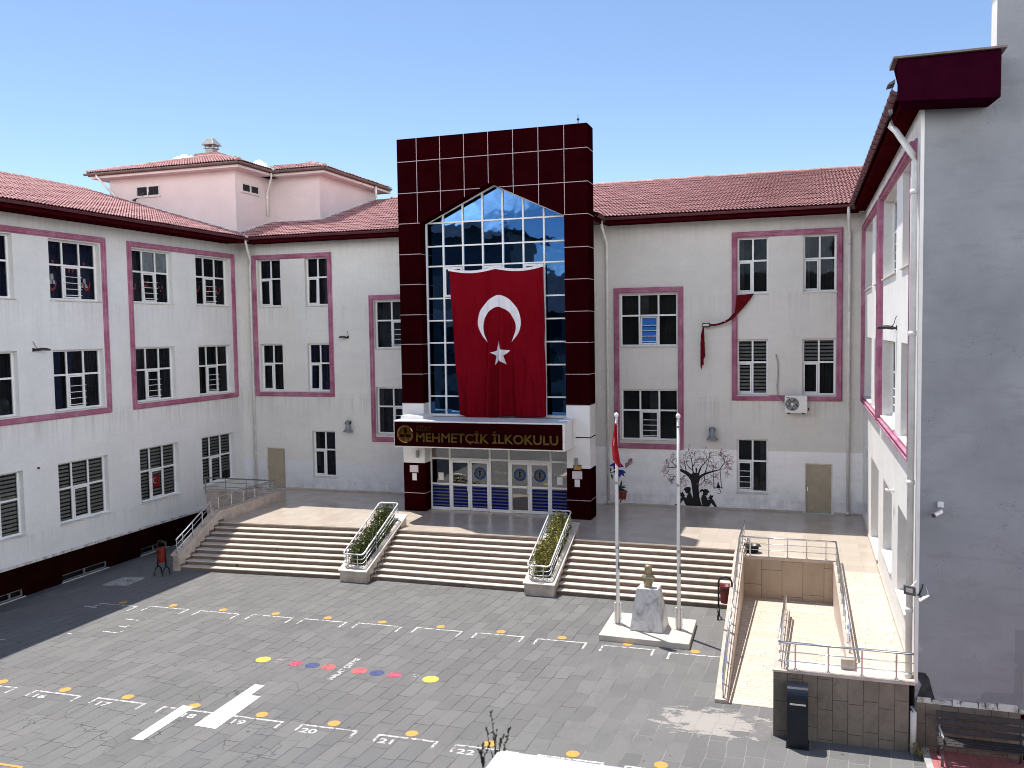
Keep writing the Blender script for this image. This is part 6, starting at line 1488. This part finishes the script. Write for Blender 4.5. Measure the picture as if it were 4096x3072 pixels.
# ------------------------------------------------------------------ bins, tub, bench, cover
def arch_bin(x, y, z, label, mat, w_=.42, two=True):
    t = thing('litter_bin', label, 'litter bin', (x, y, z), 'litter bins on arched stands')
    h = 1.30; mb = MB(); a = w_/2
    arc = [(x+a*cos(pi-pi*k/10), y, z+h-a+a*sin(pi-pi*k/10)) for k in range(11)]
    mb.tube([(x-a,y,z+.30)]+arc+[(x+a,y,z+.30)], .030, 8); mb.build('stand', M['iron'], t, smooth=True)
    for sx in (-1, 1):
        mb = MB(); q = [(x+sx*a, y-.20*cos(pi*k/8), z+.02+.30*sin(pi*k/8)) for k in range(9)]; mb.tube([(q[0][0],q[0][1],z)]+q+[(q[-1][0],q[-1][1],z)], .028, 8); mb.build('foot', M['iron'], t, smooth=True)
    mb = MB(); mb.lathe([(.135,.50),(.14,.505),(.168,1.02),(.172,1.03),(.16,1.03),(.13,.55),(.0,.55)], (x,y,z), 22, caps=False); o = mb.build('bucket', M[mat], t, smooth=True); 
    mb = MB(); mb.box((x-.09,y-.168,z+.86),(x+.09,y-.155,z+.94)); mb.build('slot', M['dark_plastic'], t)
    mb = MB(); mb.tube([(x-a,y,z+.92),(x-.16,y,z+.92)], .014, 6); mb.tube([(x+a,y,z+.92),(x+.16,y,z+.92)], .014, 6); mb.build('hinge', M['iron'], t)
    return t
arch_bin(-22.72, 26.85, -.01, 'orange red litter bin on black stand in the dark shade left of the steps', 'bin_orange', .37)
arch_bin(-2.25, 27.30, 0, 'dark red litter bin on black arched stand between the steps and the ramp', 'bin_red', .40)
bx = thing('metal_bin', 'tall navy sheet metal bin with curved top against the stone ramp wall', 'bin', (-.08, 19.33, 0))
mb = MB(); y0 = 19.10; prof = [(y0,0)]+[(y0-.02,1.02)]+[(y0-.02+.20*(1-cos(R(a)))*1.0, 1.02+.27*sin(R(a))) for a in (15,30,45,60,75,90)]+[(19.53,1.29),(19.53,0)]
mb.prism([(-.31,y,z) for y, z in prof], (.43,0,0)); o = mb.build('casing', M['navy_box'], bx, bevel=.006)
mb = MB(); mb.box((-.26,y0-.024,.98),(.08,y0-.012,1.06)); mb.build('flap', M['iron'], bx)
mb = MB(); mb.box((-.25,y0-.045,.955),(.07,y0-.018,.985)); mb.build('flap_lip', M['sill'], bx)
mb = MB(); mb.box((-.33,19.08,0),(.14,19.55,.03)); mb.build('base', M['iron'], bx)
tb = thing('plastic_tub', 'black plastic tub on the terrace behind the ramp railing', 'tub', (-1.60, 30.42, ZT))
mb = MB(); mb.lathe([(.17,0),(.19,.01),(.235,.24),(.255,.245),(.255,.265),(.225,.265),(.18,.03),(.0,.03)], (-1.62,30.40,ZT+.001), 26, caps=False); mb.build('tub_body', M['dark_plastic'], tb, smooth=True)
mb = MB(); mb.box((-1.90,30.36,ZT+.20),(-1.86,30.44,ZT+.235)); mb.box((-1.385,30.36,ZT+.20),(-1.34,30.44,ZT+.235)); mb.build('handle', M['dark_plastic'], tb)
bn = thing('park_bench', 'dark slatted bench with grey cast iron ends on red paving by the end wall', 'bench', (3.4, 19.3, .07))
z0 = .07
for x in (2.66, 4.16):
    mb = MB()
    mb.tube([(x,18.98,z0),(x,19.0,z0+.22),(x,18.97,z0+.40),(x,19.38,z0+.38),(x,19.46,z0+.62),(x,19.56,z0+.90)], .028, 8); mb.tube([(x,19.56,z0),(x,19.48,z0+.2),(x,19.38,z0+.38)], .028, 8)
    mb.tube([(x,18.97,z0+.40),(x,18.98,z0+.60),(x,19.10,z0+.64),(x,19.45,z0+.60)], .022, 8); mb.build('bench_end', M['cast'], bn, smooth=True)
for i in range(4):
    mb = MB(); y = 18.98+.115*i; mb.box((2.60,y,z0+.42),(4.22,y+.092,z0+.452)); mb.build('seat_slat', M['wood_dark'], bn, bevel=.006)
for i in range(3):
    mb = MB(); z = z0+.52+.145*i; y = 19.44+.042*i; mb.hexa([(2.60,y-.035,z),(4.22,y-.035,z),(4.22,y-.005,z),(2.60,y-.005,z),(2.60,y+.0,z+.105),(4.22,y+.0,z+.105),(4.22,y+.03,z+.105),(2.60,y+.03,z+.105)]); mb.build('back_slat', M['wood_dark'], bn, bevel=.006)
mh = thing('inspection_cover', 'square concrete inspection cover in the shade by the left wing', 'cover', (-23.6, 25.9, -.08))
def gz(x): return -.33*(min(1, max(0, (-22.7-x)/3.9)))
mb = MB(); P = [(-24.15,25.43),(-23.05,25.38),(-23.1,26.38),(-24.12,26.44)]; mb.hexa([(x,y,gz(x)-.05) for x, y in P]+[(x,y,gz(x)+.05) for x, y in P]); mb.build('cover_slab', M['manhole'], mh, bevel=.01)
mb = MB(); mb.tube([(-23.35,25.75,gz(-23.35)+.05),(-23.35,25.75,gz(-23.3)+.10),(-23.2,25.78,gz(-23.2)+.10),(-23.2,25.78,gz(-23.2)+.05)], .012, 6); mb.build('lifting_handle', M['iron'], mh)
# weeds
def sprig(mb, lf, base, tip, n, leaf, rnd):
    b_, t_ = Vector(base), Vector(tip); mid = b_.lerp(t_, .5)+Vector((rnd.uniform(-.01,.01),0,0)); mb.tube([b_, mid, t_], [.0016,.0012,.0006], 5)
    for i in range(n):
        u = rnd.uniform(.12,1.0); p = b_.lerp(mid, u*2) if u < .5 else mid.lerp(t_, u*2-1)
        d = ((t_-b_).normalized()+Vector((rnd.uniform(-.9,.9),rnd.uniform(-.9,.9),rnd.uniform(-.2,.5)))).normalized(); l = leaf*rnd.uniform(.6,1.2); s_ = d.orthogonal().normalized()*l*.20
        lf.face([p, p+d*l*.5+s_, p+d*l, p+d*l*.5-s_])
rw_ = random.Random(11)
wd = thing('weed_plant', 'thin dark green weed sprouting behind the white coping in the foreground', 'weed', (-.93, 2.60, 7.50))
mb, lf = MB(), MB()
root = (-.925, 2.60, 7.47)
for tip, n in (((-.945,2.6,7.655),46),((-.962,2.6,7.60),26),((-.885,2.6,7.605),44),((-.905,2.6,7.585),36),((-.925,2.6,7.60),26)): sprig(mb, lf, root, tip, n, .013, rw_)
root = (-.975, 2.60, 7.46)
for tip, n in (((-.972,2.6,7.55),30),((-.955,2.6,7.54),26),((-.992,2.6,7.535),22)): sprig(mb, lf, root, tip, n, .012, rw_)
mb.build('stems', M['weed'], wd); lf.build('leaves', M['weed'], wd, recalc=False)
wd = thing('weed_plant', 'dry yellowish weed at the foot of the drainpipe by the ramp wall', 'weed', (2.32, 19.5, 0))
mb, lf = MB(), MB()
for i in range(26): sprig(mb, lf, (2.32+rw_.uniform(-.06,.06),19.45+rw_.uniform(-.1,.1),0), (2.32+rw_.uniform(-.2,.2),19.45+rw_.uniform(-.2,.2),rw_.uniform(.1,.26)), 12, .05, rw_)
mb.build('stems', M['dry_weed'], wd); lf.build('leaves', M['dry_weed'], wd, recalc=False)
# pigeons on the penthouse ledge and roof
def pigeon(x, y, z, a, label):
    bm = bmesh.new(); sk = [((-.13,0,.10),.02),((-.05,0,.11),.055),((.04,0,.13),.06),((.09,0,.19),.032),((.115,0,.225),.034),((.165,0,.215),.008)]
    vs = [bm.verts.new(p) for p, _ in sk]
    for i in range(len(vs)-1): bm.edges.new((vs[i], vs[i+1]))
    for sy_ in (-.025,.025):
        v = bm.verts.new((.02,sy_,.05)); w_ = bm.verts.new((.025,sy_,.0)); bm.edges.new((vs[2], v)); bm.edges.new((v, w_))
    me = bpy.data.meshes.new('pigeon'); bm.to_mesh(me); bm.free()
    o = bpy.data.objects.new('pigeon', me); COL.objects.link(o); md = o.modifiers.new('s','SKIN')
    for i, d in enumerate(me.skin_vertices[0].data): d.radius = (sk[i][1],)*2 if i < len(sk) else (.009,.009)
    me.skin_vertices[0].data[2].use_root = True
    ss = o.modifiers.new('ss','SUBSURF'); ss.levels = 1; ss.render_levels = 1
    me.materials.append(M['pigeon']); o.location = (x,y,z); o.rotation_euler = (0,0,a); tag(o, label, 'pigeon', 'pigeons on the upper roof')
pigeon(-31.95, 37.36, 15.985, .4, 'dark pigeon on the ledge of the small upper window, left one'); pigeon(-31.5, 37.36, 15.985, 2.6, 'dark pigeon on the ledge of the small upper window, right one')
pigeon(-32.2, 37.1, zE+SL*7.1+.06, 1.2, 'dark pigeon standing on the roof tiles below the small upper window')

# ------------------------------------------------------------------ the building the photo was taken from
bw = thing('balcony_wall', 'white sheet coping of a wall in the near foreground, at the lower edge', 'wall', (.6, 1.6, 0))
mb = MB(); mb.hexa([(-.90,1.2,7.555),(2.6,1.2,7.555),(2.6,2.49,7.555),(-.885,2.49,7.555),(-.90,1.2,7.60),(2.6,1.2,7.60),(2.6,2.49,7.60),(-.885,2.49,7.60)]); mb.build('coping', M['asphalt_white'], bw, bevel=.02)
mb = MB(); mb.box((-.80,1.35,0),(2.5,2.35,7.553)); mb.build('wall', M['opp'], bw)
op = thing('opposite_building', 'dark long building facing the courtyard, seen mirrored in the blue glass', 'building', (-12, -9, 0))
mb = MB(); mb.box((-70,-22,0),(30,-8,10.0)); mb.box((-44,-20,10.0),(-26,-9,18.0)); mb.build('wall', M['opp'], op)
mb = MB()
for i in range(20):
    for k in range(3):
        x = -57+4.2*i; mb.box((x,-8.02,1.4+3.3*k),(x+2.4,-7.98,3.4+3.3*k))
mb.build('window', M['curtain'], op)
mb = MB(); mb.hexa([(-71,-23,10.0),(31,-23,10.0),(31,-7.2,10.0),(-71,-7.2,10.0),(-68,-16,14.2),(28,-16,14.2),(28,-14,14.2),(-68,-14,14.2)]); mb.hexa([(-45,-21,18.0),(-25,-21,18.0),(-25,-8.2,18.0),(-45,-8.2,18.0),(-41,-15,19.6),(-30,-15,19.6),(-30,-14,19.6),(-41,-14,19.6)]); mb.build('roof', M['opp_roof'], op)
mb = MB(); mb.tube([(-28,-14.5,14),(-28,-14.5,20.6)], .06, 6); mb.tube([(-28.6,-14.5,20.0),(-27.4,-14.5,20.0)], .04, 6); mb.build('aerial', M['iron'], op)

# a few small fair weather clouds far beyond the roofs
def cloud(x, y, z, s, label, seed, blobs):
    rr_ = random.Random(seed); bm = bmesh.new()
    for (bx_, bz_, r) in blobs:
        m_ = Matrix.Translation((x+bx_*s, y+rr_.uniform(-.4,.4)*s, z+bz_*s)) @ Matrix.Diagonal((r*s, r*s*.9, r*s*.75, 1)); bmesh.ops.create_icosphere(bm, subdivisions=4, radius=1, matrix=m_)
    from mathutils import noise as nz_
    for v in bm.verts:
        p = v.co/(s*.55); v.co += Vector((nz_.noise(p), nz_.noise(p+Vector((7,3,1))), nz_.noise(p+Vector((2,9,5)))))*s*.30+Vector((nz_.noise(p*3.1),nz_.noise(p*3.1+Vector((4,4,4))),nz_.noise(p*3.1+Vector((8,1,3)))))*s*.06
    me = bpy.data.meshes.new('cloud'); bm.to_mesh(me); bm.free()
    for p in me.polygons: p.use_smooth = True
    me.materials.append(M['cloud']); o = bpy.data.objects.new('cloud', me); COL.objects.link(o); struct(o)
cloud(-597, 760, 187.5, 6.0, '', 1, [(-1.1,-.1,.7),(0,.2,.9),(.9,0,.8),(1.7,-.3,.6)])
cloud(-509, 760, 176, 5, '', 2, [(-1.2,.3,.6),(-.3,.4,.8),(.6,0,.8),(1.5,-.3,.6)])
S.render.film_transparent = False
